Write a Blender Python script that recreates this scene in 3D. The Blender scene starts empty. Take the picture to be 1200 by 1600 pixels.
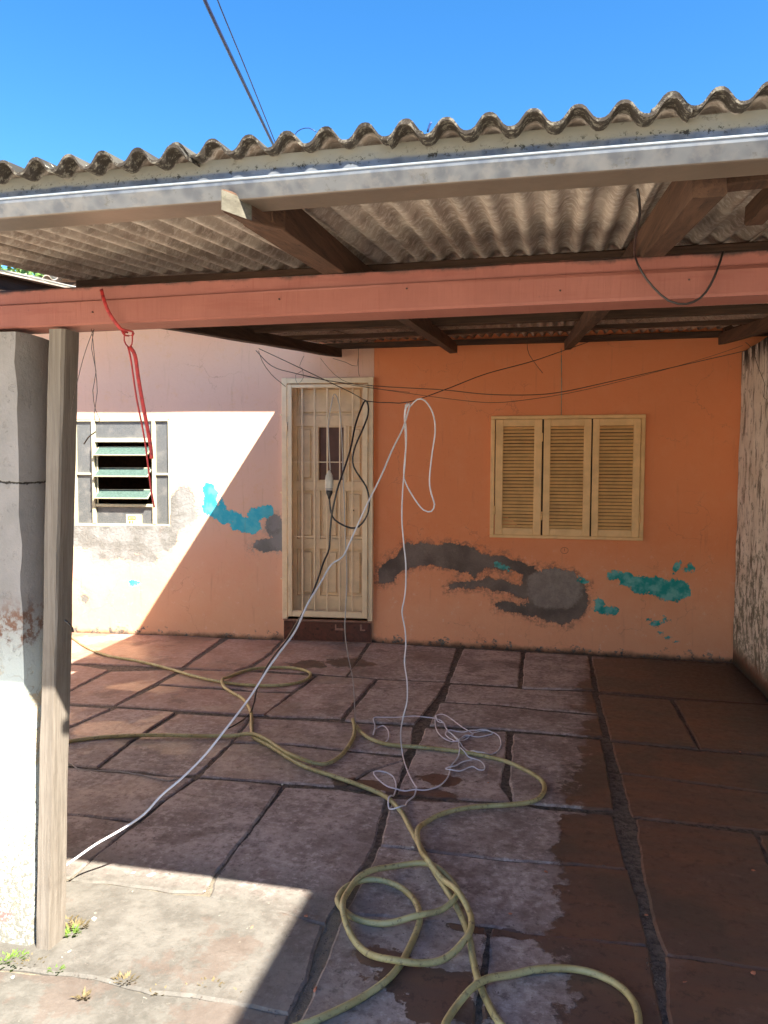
import bpy, bmesh, math, random
import numpy as np
from mathutils import Vector, Matrix, noise
random.seed(7); np.random.seed(7)
sc = bpy.context.scene
col = sc.collection
R = math.radians
EXPO = 2.82
# ------------------------------------------------------------ camera, world, sun
EYE = Vector((0, 0, 1.5)); FOC = 1172.0
AX = (Vector((0.97664567, 0.21481414, 0.00425665)), Vector((0.01576109, -0.0518709, -0.99852942)), Vector((-0.21427744, 0.97527652, -0.05404519)))
cd = bpy.data.cameras.new('camera'); cam = bpy.data.objects.new('camera', cd); col.objects.link(cam)
cd.sensor_fit = 'VERTICAL'; cd.sensor_height = 32; cd.sensor_width = 24; cd.lens = FOC * 32 / 1600
cd.clip_start = .05; cd.clip_end = 500
r_, d_, f_ = AX
cam.matrix_world = Matrix(((r_.x, -d_.x, -f_.x, EYE.x), (r_.y, -d_.y, -f_.y, EYE.y), (r_.z, -d_.z, -f_.z, EYE.z), (0, 0, 0, 1)))
sc.camera = cam
SUN = Vector((.70, -.60, 1.0)).normalized()          # towards the sun
w = bpy.data.worlds.new('World'); sc.world = w; w.use_nodes = True
nt = w.node_tree; bg = nt.nodes['Background']; bg.inputs[1].default_value = .050
sk = nt.nodes.new('ShaderNodeTexSky'); sk.sky_type = 'NISHITA'; sk.sun_disc = False
sk.sun_elevation = math.asin(SUN.z); sk.sun_rotation = math.atan2(SUN.x, SUN.y)
sk.air_density = .85; sk.dust_density = .1; sk.ozone_density = 1.6
hs = nt.nodes.new('ShaderNodeHueSaturation'); hs.inputs['Saturation'].default_value = 1.34
nt.links.new(sk.outputs[0], hs.inputs['Color']); nt.links.new(hs.outputs[0], bg.inputs[0])
sl = bpy.data.lights.new('sun', 'SUN'); sl.energy = 3.3; sl.angle = R(.55); sl.color = (1, .95, .84)
so = bpy.data.objects.new('sun', sl); col.objects.link(so)
so.rotation_euler = SUN.to_track_quat('Z', 'Y').to_euler(); so.location = (5, -5, 8)
sc.view_settings.view_transform = 'Standard'; sc.view_settings.look = 'None'
sc.view_settings.exposure = EXPO; sc.view_settings.gamma = 1
sc.render.engine = 'CYCLES'
sc.cycles.max_bounces = 10; sc.cycles.diffuse_bounces = 9

# ------------------------------------------------------------ surveying helpers: photo point -> place in the world
def ray(x, y):
    a, b = (x - 600) / FOC, (y - 800) / FOC
    return AX[0] * a + AX[1] * b + AX[2]
def G(x, y, z=0.0):
    d = ray(x, y); return EYE + d * ((z - EYE.z) / d.z)
def atY(x, y, Y):
    d = ray(x, y); return EYE + d * (Y / d.y)
def atX(x, y, X):
    d = ray(x, y); return EYE + d * (X / d.x)
WY = 6.36
FRR = Matrix.Translation((0, WY, 0))
TH = R(5.5)
FRL = Matrix.Translation((-1.49, WY, 0)) @ Matrix.Rotation(TH, 4, 'Z')
def PL(fr, x, y, dep=0.0):
    inv = fr.inverted(); o = inv @ EYE; d = inv.to_3x3() @ ray(x, y)
    t = (dep - o.y) / d.y; p = o + d * t
    return p.x, p.z
def roofz(Y): return 1.936 + .108 * Y               # mid surface of the porch sheets
def raftz(Y): return 1.834 + .103 * Y               # underside of the rafters

# ------------------------------------------------------------ tagging
def tag(o, label=None, cat=None, group=None, kind=None):
    if label: o['label'] = label
    if cat: o['category'] = cat
    if group: o['group'] = group
    if kind: o['kind'] = kind
    return o
def empty(name, loc, label, cat, group=None):
    o = bpy.data.objects.new(name, None); col.objects.link(o); o.location = loc; o.empty_display_size = .1
    return tag(o, label, cat, group)
# (all meshes are modelled in world coordinates; parents are Empties or meshes at their own place)
def link(name, me, mat, parent=None, smooth=False):
    o = bpy.data.objects.new(name, me); col.objects.link(o)
    if mat is not None and not me.materials:
        for m in (mat if isinstance(mat, (list, tuple)) else [mat]): me.materials.append(m)
    if smooth: me.polygons.foreach_set('use_smooth', [True] * len(me.polygons))
    if parent:
        o.parent = parent
        M = Matrix.Identity(4); q = parent
        while q: M = _basis(q) @ M; q = q.parent
        o.matrix_parent_inverse = M.inverted()
    return o
def _basis(q):
    B = Matrix.LocRotScale(q.location, q.rotation_euler, q.scale)
    return (q.matrix_parent_inverse if q.parent else Matrix.Identity(4)) @ B
def bm2me(bm, name='m'):
    me = bpy.data.meshes.new(name); bmesh.ops.recalc_face_normals(bm, faces=bm.faces); bm.to_mesh(me); bm.free(); return me
def pyme(v, f, name='m'):
    me = bpy.data.meshes.new(name); me.from_pydata([tuple(a) for a in v], [], f); me.update(); return me
I4 = Matrix.Identity(4)
def box_bm(bm, x0, x1, y0, y1, z0, z1, fr=I4, bev=0, jit=0):
    b = bmesh.new()
    vs = [b.verts.new((x, y, z)) for x in (x0, x1) for y in (y0, y1) for z in (z0, z1)]
    for q in ((0, 1, 3, 2), (4, 6, 7, 5), (0, 4, 5, 1), (2, 3, 7, 6), (0, 2, 6, 4), (1, 5, 7, 3)): b.faces.new([vs[i] for i in q])
    bmesh.ops.recalc_face_normals(b, faces=b.faces)
    if bev: bmesh.ops.bevel(b, geom=list(b.edges), offset=bev, segments=1, affect='EDGES')
    for v in b.verts:
        if jit: v.co += noise.noise_vector(v.co * 7) * jit
        v.co = fr @ v.co
    t = bpy.data.meshes.new('t'); b.to_mesh(t); b.free(); bm.from_mesh(t); bpy.data.meshes.remove(t)
def box(name, x0, x1, y0, y1, z0, z1, mat, parent=None, fr=I4, bev=.002, jit=0):
    bm = bmesh.new(); box_bm(bm, x0, x1, y0, y1, z0, z1, fr, bev, jit); return link(name, bm2me(bm), mat, parent)
def boxes(name, L, mat, parent=None, fr=I4, bev=.002):
    bm = bmesh.new()
    for b in L: box_bm(bm, *b, fr, bev)
    return link(name, bm2me(bm), mat, parent)
def beam_mesh(A, B, wv, hv, n=10, wob=.003, bev=.004, seed=0, notch=None):
    """sawn timber from A to B; wv, hv are the full width and height vectors, slightly uneven along its length"""
    A = Vector(A); B = Vector(B); wv = Vector(wv); hv = Vector(hv)
    w_, h_ = wv.length, hv.length; wn, hn = wv.normalized(), hv.normalized()
    b = min(bev, w_ * .3, h_ * .3)
    prof = [(-w_/2+b, -h_/2), (w_/2-b, -h_/2), (w_/2, -h_/2+b), (w_/2, h_/2-b), (w_/2-b, h_/2), (-w_/2+b, h_/2), (-w_/2, h_/2-b), (-w_/2, -h_/2+b)]
    V = []; Fc = []
    for i in range(n + 1):
        t = i / n; c = A.lerp(B, t)
        for k, (a, h) in enumerate(prof):
            nz = noise.noise(Vector((t * 5 + seed * 3.1, k * 1.7, seed))) * wob
            nz2 = noise.noise(Vector((t * 4 + seed * 5.1, k * 2.7, seed + 9))) * wob
            V.append(c + wn * (a + nz) + hn * (h + nz2))
    for i in range(n):
        for k in range(8):
            a = i * 8 + k; b_ = i * 8 + (k + 1) % 8; Fc.append((a, b_, b_ + 8, a + 8))
    Fc.append(tuple(range(7, -1, -1))); Fc.append(tuple(n * 8 + k for k in range(8)))
    me = pyme(V, Fc); bm = bmesh.new(); bm.from_mesh(me); bpy.data.meshes.remove(me); return bm2me(bm)
def catmull(P, step):
    P = [Vector(p) for p in P]; out = []
    Q = [P[0] * 2 - P[1]] + P + [P[-1] * 2 - P[-2]]
    for i in range(1, len(Q) - 2):
        a, b, c, d = Q[i-1], Q[i], Q[i+1], Q[i+2]
        n = max(2, int((c - b).length / step))
        for k in range(n):
            t = k / n
            out.append(.5 * ((2*b) + (c-a)*t + (2*a-5*b+4*c-d)*t*t + (3*b-a-3*c+d)*t*t*t))
    out.append(P[-1]); return out
def tube_mesh(S, r, sides=8, r2=None, flatdir=None):
    V = []; Fc = []; n = len(S)
    up = Vector((0, 0, 1)); T0 = (S[1] - S[0]).normalized()
    nrm = T0.orthogonal().normalized() if flatdir is None else None
    for i in range(n):
        T = (S[min(i+1, n-1)] - S[max(i-1, 0)])
        T = T.normalized() if T.length > 1e-9 else T0
        if flatdir is None:
            nrm = (nrm - T * nrm.dot(T)); nrm = nrm.normalized() if nrm.length > 1e-6 else T.orthogonal().normalized()
            N = nrm
        else:
            N = Vector(flatdir) - T * Vector(flatdir).dot(T); N.normalize()
        Bn = T.cross(N)
        rr = r(i / n) if callable(r) else r
        for k in range(sides):
            a = 2 * math.pi * k / sides
            V.append(S[i] + N * math.cos(a) * rr + Bn * math.sin(a) * (r2 if r2 else rr))
    for i in range(n - 1):
        for k in range(sides):
            a = i * sides + k; b = i * sides + (k + 1) % sides; Fc.append((a, b, b + sides, a + sides))
    Fc.append(tuple(range(sides - 1, -1, -1))); Fc.append(tuple((n-1) * sides + k for k in range(sides)))
    me = pyme(V, Fc); me.polygons.foreach_set('use_smooth', [True] * len(me.polygons)); return me
def tube(name, P, r, mat, parent=None, step=.02, **k): return link(name, tube_mesh(catmull(P, step), r, **k), mat, parent)

# ------------------------------------------------------------ node helpers
class N:
    def __init__(s, name, rough=.6, spec=.5, metal=0):
        s.m = bpy.data.materials.new(name); s.m.use_nodes = True; s.t = s.m.node_tree
        s.b = s.t.nodes['Principled BSDF']; s.b.inputs['Roughness'].default_value = rough
        s.b.inputs['Specular IOR Level'].default_value = spec; s.b.inputs['Metallic'].default_value = metal
        g = s.t.nodes.new('ShaderNodeNewGeometry'); s.pos = g.outputs['Position']; s.norm = g.outputs['Normal']
    def n(s, ty, **k):
        o = s.t.nodes.new(ty)
        for a, v in k.items(): setattr(o, a, v)
        return o
    def put(s, sock, v):
        if isinstance(v, bpy.types.NodeSocket): s.t.links.new(v, sock)
        elif isinstance(v, (tuple, list)) and len(v) == 3 and sock.type == 'RGBA': sock.default_value = (*v, 1)
        else: sock.default_value = v
    def math(s, op, a, b=0.0, c=None, clamp=False):
        o = s.n('ShaderNodeMath', operation=op, use_clamp=clamp); s.put(o.inputs[0], a); s.put(o.inputs[1], b)
        if c is not None: s.put(o.inputs[2], c)
        return o.outputs[0]
    def map(s, v=None, scale=(1, 1, 1), rot=(0, 0, 0), loc=(0, 0, 0)):
        o = s.n('ShaderNodeMapping'); s.put(o.inputs[0], v or s.pos); o.inputs[1].default_value = loc; o.inputs[2].default_value = rot; o.inputs[3].default_value = scale
        return o.outputs[0]
    def noise(s, scale, detail=4, rough=.55, v=None, dist=0, col=False):
        o = s.n('ShaderNodeTexNoise'); s.put(o.inputs['Vector'], v or s.pos); o.inputs['Scale'].default_value = scale
        o.inputs['Detail'].default_value = detail; o.inputs['Roughness'].default_value = rough; o.inputs['Distortion'].default_value = dist
        return o.outputs[1 if col else 0]
    def voro(s, scale, feat='F1', v=None):
        o = s.n('ShaderNodeTexVoronoi', feature=feat); s.put(o.inputs['Vector'], v or s.pos); o.inputs['Scale'].default_value = scale
        return o.outputs[0]
    def n_edge(s, sc_): return s.voro(sc_, 'DISTANCE_TO_EDGE', v=s.mix(.25, s.pos, s.noise(4, 5, .6, col=True)))
    def ramp(s, f, a, b, lo=0.0, hi=1.0):
        o = s.n('ShaderNodeMapRange', interpolation_type='SMOOTHSTEP'); s.put(o.inputs[0], f)
        for i, v in enumerate((a, b, lo, hi)): o.inputs[i + 1].default_value = v
        return o.outputs[0]
    def mix(s, f, a, b, mode='MIX'):
        o = s.n('ShaderNodeMix', data_type='RGBA', blend_type=mode); s.put(o.inputs[0], f); s.put(o.inputs[6], a); s.put(o.inputs[7], b); return o.outputs[2]
    def fmix(s, f, a, b):
        o = s.n('ShaderNodeMix', data_type='FLOAT'); s.put(o.inputs[0], f); s.put(o.inputs[2], a); s.put(o.inputs[3], b); return o.outputs[0]
    def sep(s, v=None):
        o = s.n('ShaderNodeSeparateXYZ'); s.put(o.inputs[0], v or s.pos); return o.outputs
    def attr(s, name): return s.n('ShaderNodeAttribute', attribute_name=name).outputs['Fac']
    def rnd(s): return s.n('ShaderNodeObjectInfo').outputs['Random']
    def bump(s, h, strength=.3, dist=.005, prev=None):
        o = s.n('ShaderNodeBump'); s.put(o.inputs['Height'], h); o.inputs['Strength'].default_value = strength; o.inputs['Distance'].default_value = dist
        if prev: s.put(o.inputs['Normal'], prev)
        return o.outputs[0]
    def done(s, colr=None, rough=None, normal=None):
        if colr is not None: s.put(s.b.inputs['Base Color'], colr)
        if rough is not None: s.put(s.b.inputs['Roughness'], rough)
        if normal is not None: s.put(s.b.inputs['Normal'], normal)
        return s.m

def simple(name, c, rough=.5, var=.15, scale=20, bump=.15, spec=.5, metal=0, c2=None, dirt=None):
    n = N(name, rough, spec, metal)
    f = n.noise(scale, 5)
    c2 = c2 or tuple(x * (1 - var * 2) for x in c)
    cc = n.mix(n.ramp(f, .35, .7), c, c2)
    if dirt: cc = n.mix(n.ramp(n.noise(scale * .4, 7, .7), .55, .75), cc, dirt)
    return n.done(cc, n.math('ADD', n.math('MULTIPLY', f, .2), rough - .1), n.bump(n.noise(scale * 6, 4), bump, .003))

# ------------------------------------------------------------ materials
def mat_wall(name, left):
    n = N(name, .75, .3)
    x, y, z = n.sep()
    fine = n.noise(35, 6, .6); mid = n.noise(6, 6, .65); big = n.noise(1.3, 5, .6)
    orange = n.mix(big, (.77, .262, .105), (.70, .22, .085))
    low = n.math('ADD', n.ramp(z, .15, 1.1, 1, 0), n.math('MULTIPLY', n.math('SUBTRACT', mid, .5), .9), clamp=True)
    orange = n.mix(n.math('MULTIPLY', low, .75), orange, (.80, .39, .22) if not left else (.74, .40, .21))  # lower wall colour lightened to stand for light bounced off the floor
    if left:   # paint paler and pinker higher up the wall
        pale_up = n.math('ADD', n.ramp(z, .1, 1.3), n.math('MULTIPLY', n.math('SUBTRACT', big, .5), .8), clamp=True)
        orange = n.mix(n.math('ADD', n.math('MULTIPLY', pale_up, .65), .3), orange, (.72, .455, .335))
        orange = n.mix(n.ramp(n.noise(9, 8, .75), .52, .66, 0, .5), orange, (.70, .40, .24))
    spots = n.ramp(n.noise(60, 6, .7), .62, .7)
    orange = n.mix(n.math('MULTIPLY', spots, .35), orange, (.36, .12, .06))
    scf = n.math('MULTIPLY', n.ramp(n.noise(18, 9, .8), .57, .64), n.ramp(z, 1.3, .3)); orange = n.mix(n.math('MULTIPLY', scf, .5), orange, (.80, .50, .36))
    hair = n.ramp(n.n_edge(3.2), .009, .003, 0, .3); orange = n.mix(n.math('MULTIPLY', hair, n.ramp(n.noise(1.7, 3), .5, .6)), orange, (.30, .12, .07))
    wr = n.noise(9, 8, .7); wr2 = n.noise(45, 5, .7)
    wob = n.math('ADD', n.math('MULTIPLY', n.math('SUBTRACT', wr, .5), .17), n.math('MULTIPLY', n.math('SUBTRACT', wr2, .5), .07))
    def mask(at, a=.004, b=-.004, k=1.0): return n.ramp(n.math('ADD', n.attr(at), n.math('MULTIPLY', wob, k)), a, b)
    # rough scarred halo round the repairs
    halo = n.math('MULTIPLY', mask('cement', .07, -.02, 1.8), n.ramp(n.noise(40, 8, .75), .44, .54))
    c = n.mix(n.math('MULTIPLY', halo, .8), orange, (.26, .13, .09) if not left else (.48, .36, .28))
    cm = mask('cement', .004, -.003, .8)
    cem = n.mix(n.ramp(n.noise(5, 5), .3, .7), (.22, .165, .135), (.125, .092, .074))
    cem = n.mix(n.ramp(n.math('ADD', n.attr('patch'), n.math('MULTIPLY', wob, .8)), .02, -.02), cem, n.mix(n.ramp(n.noise(14, 6), .35, .65), (.31, .25, .21), (.25, .20, .17)))
    if left: cem = n.mix(n.ramp(n.noise(7, 7), .4, .6), (.27, .26, .25), (.19, .18, .165))
    c = n.mix(cm, c, cem)
    te = mask('teal', .003, -.003, .9)
    tc = n.mix(n.ramp(n.noise(12, 6), .4, .62), (.012, .26, .23) if not left else (.03, .42, .55), (.16, .42, .38) if not left else (.10, .50, .58))
    c = n.mix(te, c, tc)
    # damp chipped band along the floor
    base = n.math('ADD', n.ramp(z, .0, .32, 1, 0), n.math('MULTIPLY', n.math('SUBTRACT', n.noise(11, 9, .75), .5), 2.2))
    chip = n.ramp(base, 1.05, 1.12)
    c = n.mix(chip, c, n.mix(n.ramp(n.noise(30, 3), .4, .6), (.32, .27, .22), (.12, .12, .11)))
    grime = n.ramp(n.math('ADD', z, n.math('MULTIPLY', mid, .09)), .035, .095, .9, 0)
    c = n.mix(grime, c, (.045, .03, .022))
    streak = n.ramp(n.noise(5, 6, .6, v=n.map(scale=(6, 6, .5))), .58, .75)
    c = n.mix(n.math('MULTIPLY', streak, .18), c, (.25, .10, .06))
    h = n.math('SUBTRACT', n.math('ADD', n.math('MULTIPLY', fine, .25), n.math('MULTIPLY', n.noise(4, 3), 1.2)), n.math('ADD', n.math('MULTIPLY', n.math('ADD', te, halo), .5), n.math('MULTIPLY', cm, .6)))
    h = n.math('SUBTRACT', h, n.math('MULTIPLY', chip, .6))
    return n.done(c, n.fmix(cm, .68, .9), n.bump(h, .65, .008))
M_wall_r = mat_wall('house_paint_orange', False); M_wall_l = mat_wall('house_paint_pale', True)

def mat_slab():
    n = N('paving_slab', .8, .5)
    x, y, z = n.sep()
    sh = n.n('ShaderNodeVectorMath', operation='ADD'); n.put(sh.inputs[0], n.pos)
    cmb = n.n('ShaderNodeCombineXYZ'); n.put(cmb.inputs[0], n.math('MULTIPLY', n.rnd(), 17)); n.put(sh.inputs[1], cmb.outputs[0]); P = sh.outputs[0]
    f1 = n.noise(5, 9, .68, v=P); f2 = n.noise(28, 8, .7, v=P); f3 = n.noise(110, 4, .6)
    c = n.mix(n.ramp(f1, .38, .62), (.54, .445, .395), (.33, .26, .23))
    c = n.mix(n.math('MULTIPLY', n.rnd(), .35), c, (.17, .135, .12))
    c = n.mix(n.ramp(f2, .52, .60, 0, .7), c, (.58, .50, .45)); c = n.mix(n.ramp(f2, .47, .39, 0, .65), c, (.19, .135, .115))
    c = n.mix(n.ramp(n.noise(13, 9, .75), .58, .66, 0, .8), c, (.10, .07, .06)); c = n.mix(n.ramp(n.noise(70, 3, .6), .66, .70, 0, .7), c, (.07, .05, .04))
    c = n.mix(n.ramp(n.noise(1.6, 8, .72, v=P), .50, .60, 0, .5), c, (.17, .12, .10))
    c = n.mix(n.ramp(n.noise(3.1, 9, .78, v=n.map(P, (1, 2.2, 1))), .57, .66, 0, .6), c, (.44, .36, .33))
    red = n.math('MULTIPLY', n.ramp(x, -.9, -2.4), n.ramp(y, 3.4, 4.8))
    c = n.mix(n.math('MULTIPLY', red, .5), c, (.42, .19, .11))  # reddish glow reflected from the house wall, mixed into the slab colour
    # colour darkened over the sunlit patch to temper its brightness, plus old whitewash drips
    sun_dim = n.math('MULTIPLY', n.ramp(n.math('ADD', y, n.math('MULTIPLY', f1, .5)), 2.95, 2.6), n.ramp(n.math('ADD', x, n.math('MULTIPLY', f1, .5)), .1, -.7))
    c = n.mix(n.math('MULTIPLY', sun_dim, .88), c, n.mix(n.ramp(f1, .38, .62), (.112, .108, .092), (.076, .073, .061)))
    fl = n.math('MULTIPLY', n.ramp(n.noise(24, 7, .75), .63, .67), n.ramp(f1, .4, .6)); fl = n.math('MULTIPLY', fl, sun_dim)
    c = n.mix(fl, c, (.27, .255, .21))
    c = n.mix(n.ramp(n.noise(2.2, 9, .7, v=n.map(P, (1, 1, 1), loc=(5, 2, 0))), .56, .60, 0, .45), c, (.13, .085, .065))
    # wet part on the right and in blotches
    wb = n.noise(2.6, 8, .66); wb2 = n.noise(16, 6, .6)
    edge = n.math('SUBTRACT', x, n.math('ADD', n.math('MULTIPLY', y, .085), -.17))
    wv = n.math('ADD', edge, n.math('ADD', n.math('MULTIPLY', n.math('SUBTRACT', wb, .5), .75), n.math('MULTIPLY', n.math('SUBTRACT', wb2, .5), .16)))
    wet = n.math('MAXIMUM', n.ramp(wv, -.018, .028), n.ramp(n.math('ADD', wv, n.math('MULTIPLY', f1, .25)), -.02, .16, 0, .35))
    def blob(cx, cy, rx, ry, k=1.1):
        a = n.math('DIVIDE', n.math('SUBTRACT', x, cx), rx); b = n.math('DIVIDE', n.math('SUBTRACT', y, cy), ry)
        d = n.math('SQRT', n.math('ADD', n.math('MULTIPLY', a, a), n.math('MULTIPLY', b, b)))
        d = n.math('ADD', d, n.math('MULTIPLY', n.math('SUBTRACT', n.noise(7, 7, .65), .5), 2.6 * k)); return n.ramp(d, 1.02, .95)
    for b in BLOBS: wet = n.math('MAXIMUM', wet, blob(*b))
    damp = n.math('MULTIPLY', n.ramp(n.noise(1.7, 7, .6), .47, .56), n.math('MULTIPLY', n.ramp(x, -.6, -1.6), n.ramp(y, 2.6, 3.6)))
    wc = n.mix(n.ramp(n.noise(3.2, 6, .6, v=n.map(scale=(.6, 2.2, 1))), .38, .66), (.125, .078, .060), (.165, .088, .058))
    wc = n.mix(n.ramp(n.noise(20, 8, .75), .52, .62, 0, .6), wc, (.055, .034, .027)); wc = n.mix(n.ramp(n.noise(6, 8, .75), .56, .64, 0, .5), wc, (.21, .14, .11))
    wc = n.mix(n.ramp(n.noise(2.1, 4), .50, .62, 0, .6), wc, (.07, .064, .052))
    far = n.math('MULTIPLY', n.ramp(x, .3, 1.3), n.ramp(y, 4, 6.2))
    wc = n.mix(n.math('MULTIPLY', far, .9), wc, (.022, .013, .009))
    c = n.mix(wet, c, wc)
    c = n.mix(n.math('MULTIPLY', damp, .45), c, n.mix(.5, c, (.06, .035, .028)))
    ro = n.fmix(wet, n.math('ADD', n.math('MULTIPLY', f2, .25), .62), n.math('ADD', n.math('MULTIPLY', f2, .5), .17))
    ro = n.fmix(damp, ro, n.math('ADD', n.math('MULTIPLY', f2, .3), .18))
    h = n.math('ADD', n.math('MULTIPLY', n.noise(9, 5), 1.2), n.math('ADD', n.math('MULTIPLY', f2, .5), n.math('MULTIPLY', f3, .25)))
    n.b.inputs['Specular IOR Level'].default_value = .5
    h = n.math('MULTIPLY', h, n.fmix(wet, 1.0, .35))
    return n.done(c, ro, n.bump(h, .75, .007))
BLOBS = []
for px, py, rx, ry in ((660, 1530, .17, .07), (600, 1500, .10, .05), (700, 1575, .12, .08), (660, 1240, .17, .07), (690, 1218, .12, .06), (545, 1035, .20, .16), (480, 1038, .16, .12), (560, 1225, .15, .06), (905, 1290, .10, .10), (770, 1455, .12, .03)):
    g = G(px, py); BLOBS.append((g.x, g.y, rx, ry))
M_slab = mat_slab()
def mat_ground():
    n = N('joint_mortar', .9, .3)
    x, y, z = n.sep(); f = n.noise(40, 8, .7)
    c = n.mix(n.ramp(f, .35, .65), (.17, .135, .112), (.058, .045, .037))
    c = n.mix(n.ramp(n.noise(9, 5), .55, .65, 0, .5), c, (.13, .115, .10))
    dry = n.math('MULTIPLY', n.ramp(y, 3.0, 2.3), n.ramp(x, -.2, -.9))
    c = n.mix(n.math('MULTIPLY', dry, .8), c, (.26, .22, .16))
    c = n.mix(n.ramp(n.noise(5, 6, .7), .6, .68, 0, .6), c, (.05, .06, .02))
    yard = n.ramp(y, 1.25, 1.15)
    c = n.mix(yard, c, n.mix(n.ramp(n.noise(3, 8, .7), .35, .7), (.66, .58, .47), (.56, .49, .39)))  # unseen ground out front, made pale to bounce sunlight under the porch
    return n.done(c, n.math('ADD', n.math('MULTIPLY', f, .4), .5), n.bump(f, .8, .02))
M_ground = mat_ground()

def mat_sheet(top):
    n = N('fibre_cement_' + ('top' if top else 'underside'), .9, .2)
    f1 = n.noise(7, 8, .65); f2 = n.noise(45, 7, .7); f3 = n.noise(3.0, 4, .6, v=n.map(scale=(1, .35, 1)))
    if top:
        c = n.mix(n.ramp(f1, .4, .6), (.03, .028, .025), (.075, .07, .06))
        c = n.mix(n.ramp(f2, .60, .66), c, (.34, .32, .27)); c = n.mix(n.ramp(n.noise(18, 6), .58, .63, 0, .8), c, (.05, .055, .02))
    else:
        c = n.mix(n.ramp(f1, .35, .68), (.47, .395, .33), (.29, .23, .185))
        c = n.mix(n.ramp(f3, .45, .7, 0, .55), c, (.26, .185, .14))
        c = n.mix(n.ramp(f2, .48, .60, 0, .6), c, (.66, .58, .50)); c = n.mix(n.ramp(n.noise(11, 9, .78), .52, .62, 0, .6), c, (.17, .125, .10))
        c = n.mix(n.math('MULTIPLY', n.rnd(), .25), c, (.33, .29, .25))
        x, y, z = n.sep(); e = n.ramp(n.math('ADD', y, n.math('MULTIPLY', f2, .03)), 1.345, 1.325)
        c = n.mix(e, c, n.mix(n.ramp(n.noise(75, 6, .8), .52, .58), (.035, .028, .022), (.13, .115, .09)))
    h = n.math('ADD', f2, n.math('MULTIPLY', n.noise(160, 3), .5))
    return n.done(c, .92, n.bump(h, .55, .004))
M_sh_t, M_sh_b = mat_sheet(1), mat_sheet(0)

def mat_wood(name, a, b, dark=(.05, .035, .025), axis='Y', mould=None, rough=.85, amt=.6):
    n = N(name, rough, .25)
    s = {'X': (.7, 14, 14), 'Y': (14, .7, 14), 'Z': (18, 18, .7)}[axis]
    g = n.noise(3.5, 8, .68, v=n.map(scale=s), dist=.4); g2 = n.noise(11, 7, .7, v=n.map(scale=s)); f = n.noise(3, 5, .6)
    c = n.mix(n.ramp(g, .33, .66), a, b); c = n.mix(n.ramp(g2, .56, .68, 0, amt), c, dark)
    c = n.mix(n.ramp(f, .55, .75, 0, .4), c, dark)
    if mould: c = n.mix(n.ramp(n.noise(22, 7, .7), .5, .62, 0, .8), c, mould)
    return n.done(c, rough, n.bump(n.math('ADD', g, n.math('MULTIPLY', g2, .6)), .6, .004))
M_raft = mat_wood('rafter_wood', (.115, .060, .036), (.062, .033, .021), (.022, .014, .011), amt=.8)
M_dark = mat_wood('old_dark_wood', (.075, .045, .03), (.035, .022, .016), (.015, .01, .008))
M_end = mat_wood('grey_cut_end', (.16, .145, .11), (.10, .088, .066), (.04, .035, .026), mould=(.055, .058, .03))
M_post = mat_wood('post_wood', (.235, .20, .165), (.155, .13, .105), (.09, .065, .045), axis='Z', amt=.55)
M_purl = mat_wood('batten_wood', (.10, .055, .035), (.05, .03, .02), (.02, .014, .01), axis='X')
def mat_beam():
    n = N('terracotta_beam_paint', .62, .35); x, y, z = n.sep()
    f = n.noise(4, 6, .6); saw = n.noise(4, 4, .5, v=n.map(scale=(26, 1, 1.1))); wide = n.noise(3, 5, v=n.map(scale=(1, 6, 9)))
    c = n.mix(n.ramp(f, .3, .7), (.285, .102, .074), (.235, .080, .058))
    c = n.mix(n.ramp(saw, .60, .72, 0, .55), c, (.22, .065, .045)); c = n.mix(n.ramp(wide, .58, .64, 0, .5), c, (.23, .07, .05))
    c = n.mix(n.ramp(n.noise(20, 7, .75), .64, .7, 0, .8), c, (.05, .03, .025))
    top = n.ramp(n.math('ADD', z, n.math('MULTIPLY', n.math('SUBTRACT', n.noise(12, 8, .7), .5), .05)), 2.030, 2.046)
    c = n.mix(top, c, (.05, .03, .024))
    return n.done(c, .6, n.bump(n.math('ADD', n.math('MULTIPLY', saw, .8), wide), .5, .003))
M_beam = mat_beam()
def mat_gutter():
    n = N('galvanised_gutter', .45, .5, .0); x, y, z = n.sep()
    f = n.noise(30, 5, .6); v = n.voro(38); s = n.noise(5, 7, .7, v=n.map(scale=(1, 1, 1)))
    c = n.mix(n.ramp(v, .2, .75), (.10, .11, .13), (.155, .165, .18)); c = n.mix(n.ramp(f, .45, .65, 0, .5), c, (.22, .215, .21))
    up = n.ramp(n.math('ADD', z, n.math('MULTIPLY', n.math('SUBTRACT', n.noise(22, 5), .5), .012)), 2.044, 2.05)
    c = n.mix(n.math('MULTIPLY', up, .85), c, n.mix(f, (.32, .29, .22), (.24, .22, .165)))
    band = n.math('MULTIPLY', n.ramp(z, 2.036, 2.045), n.ramp(z, 2.062, 2.048)); dots = n.ramp(n.noise(95, 5, .8), .55, .60)
    c = n.mix(n.math('MULTIPLY', band, dots), c, (.03, .026, .018)); c = n.mix(n.ramp(n.noise(26, 8, .8), .58, .64, 0, .55), c, (.09, .08, .06))
    under = n.ramp(z, 1.9925, 1.9905); c = n.mix(under, c, n.mix(n.ramp(s, .3, .7), (.20, .155, .12), (.15, .115, .09)))
    n.b.inputs['Metallic'].default_value = .35
    return n.done(c, n.fmix(up, .42, .8), n.bump(n.math('ADD', f, n.noise(3, 2)), .25, .003))
M_gut = mat_gutter()
M_lip = simple('bare_zinc_lip', (.30, .33, .36), .35, .1, 60, .1, metal=.3)
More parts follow.
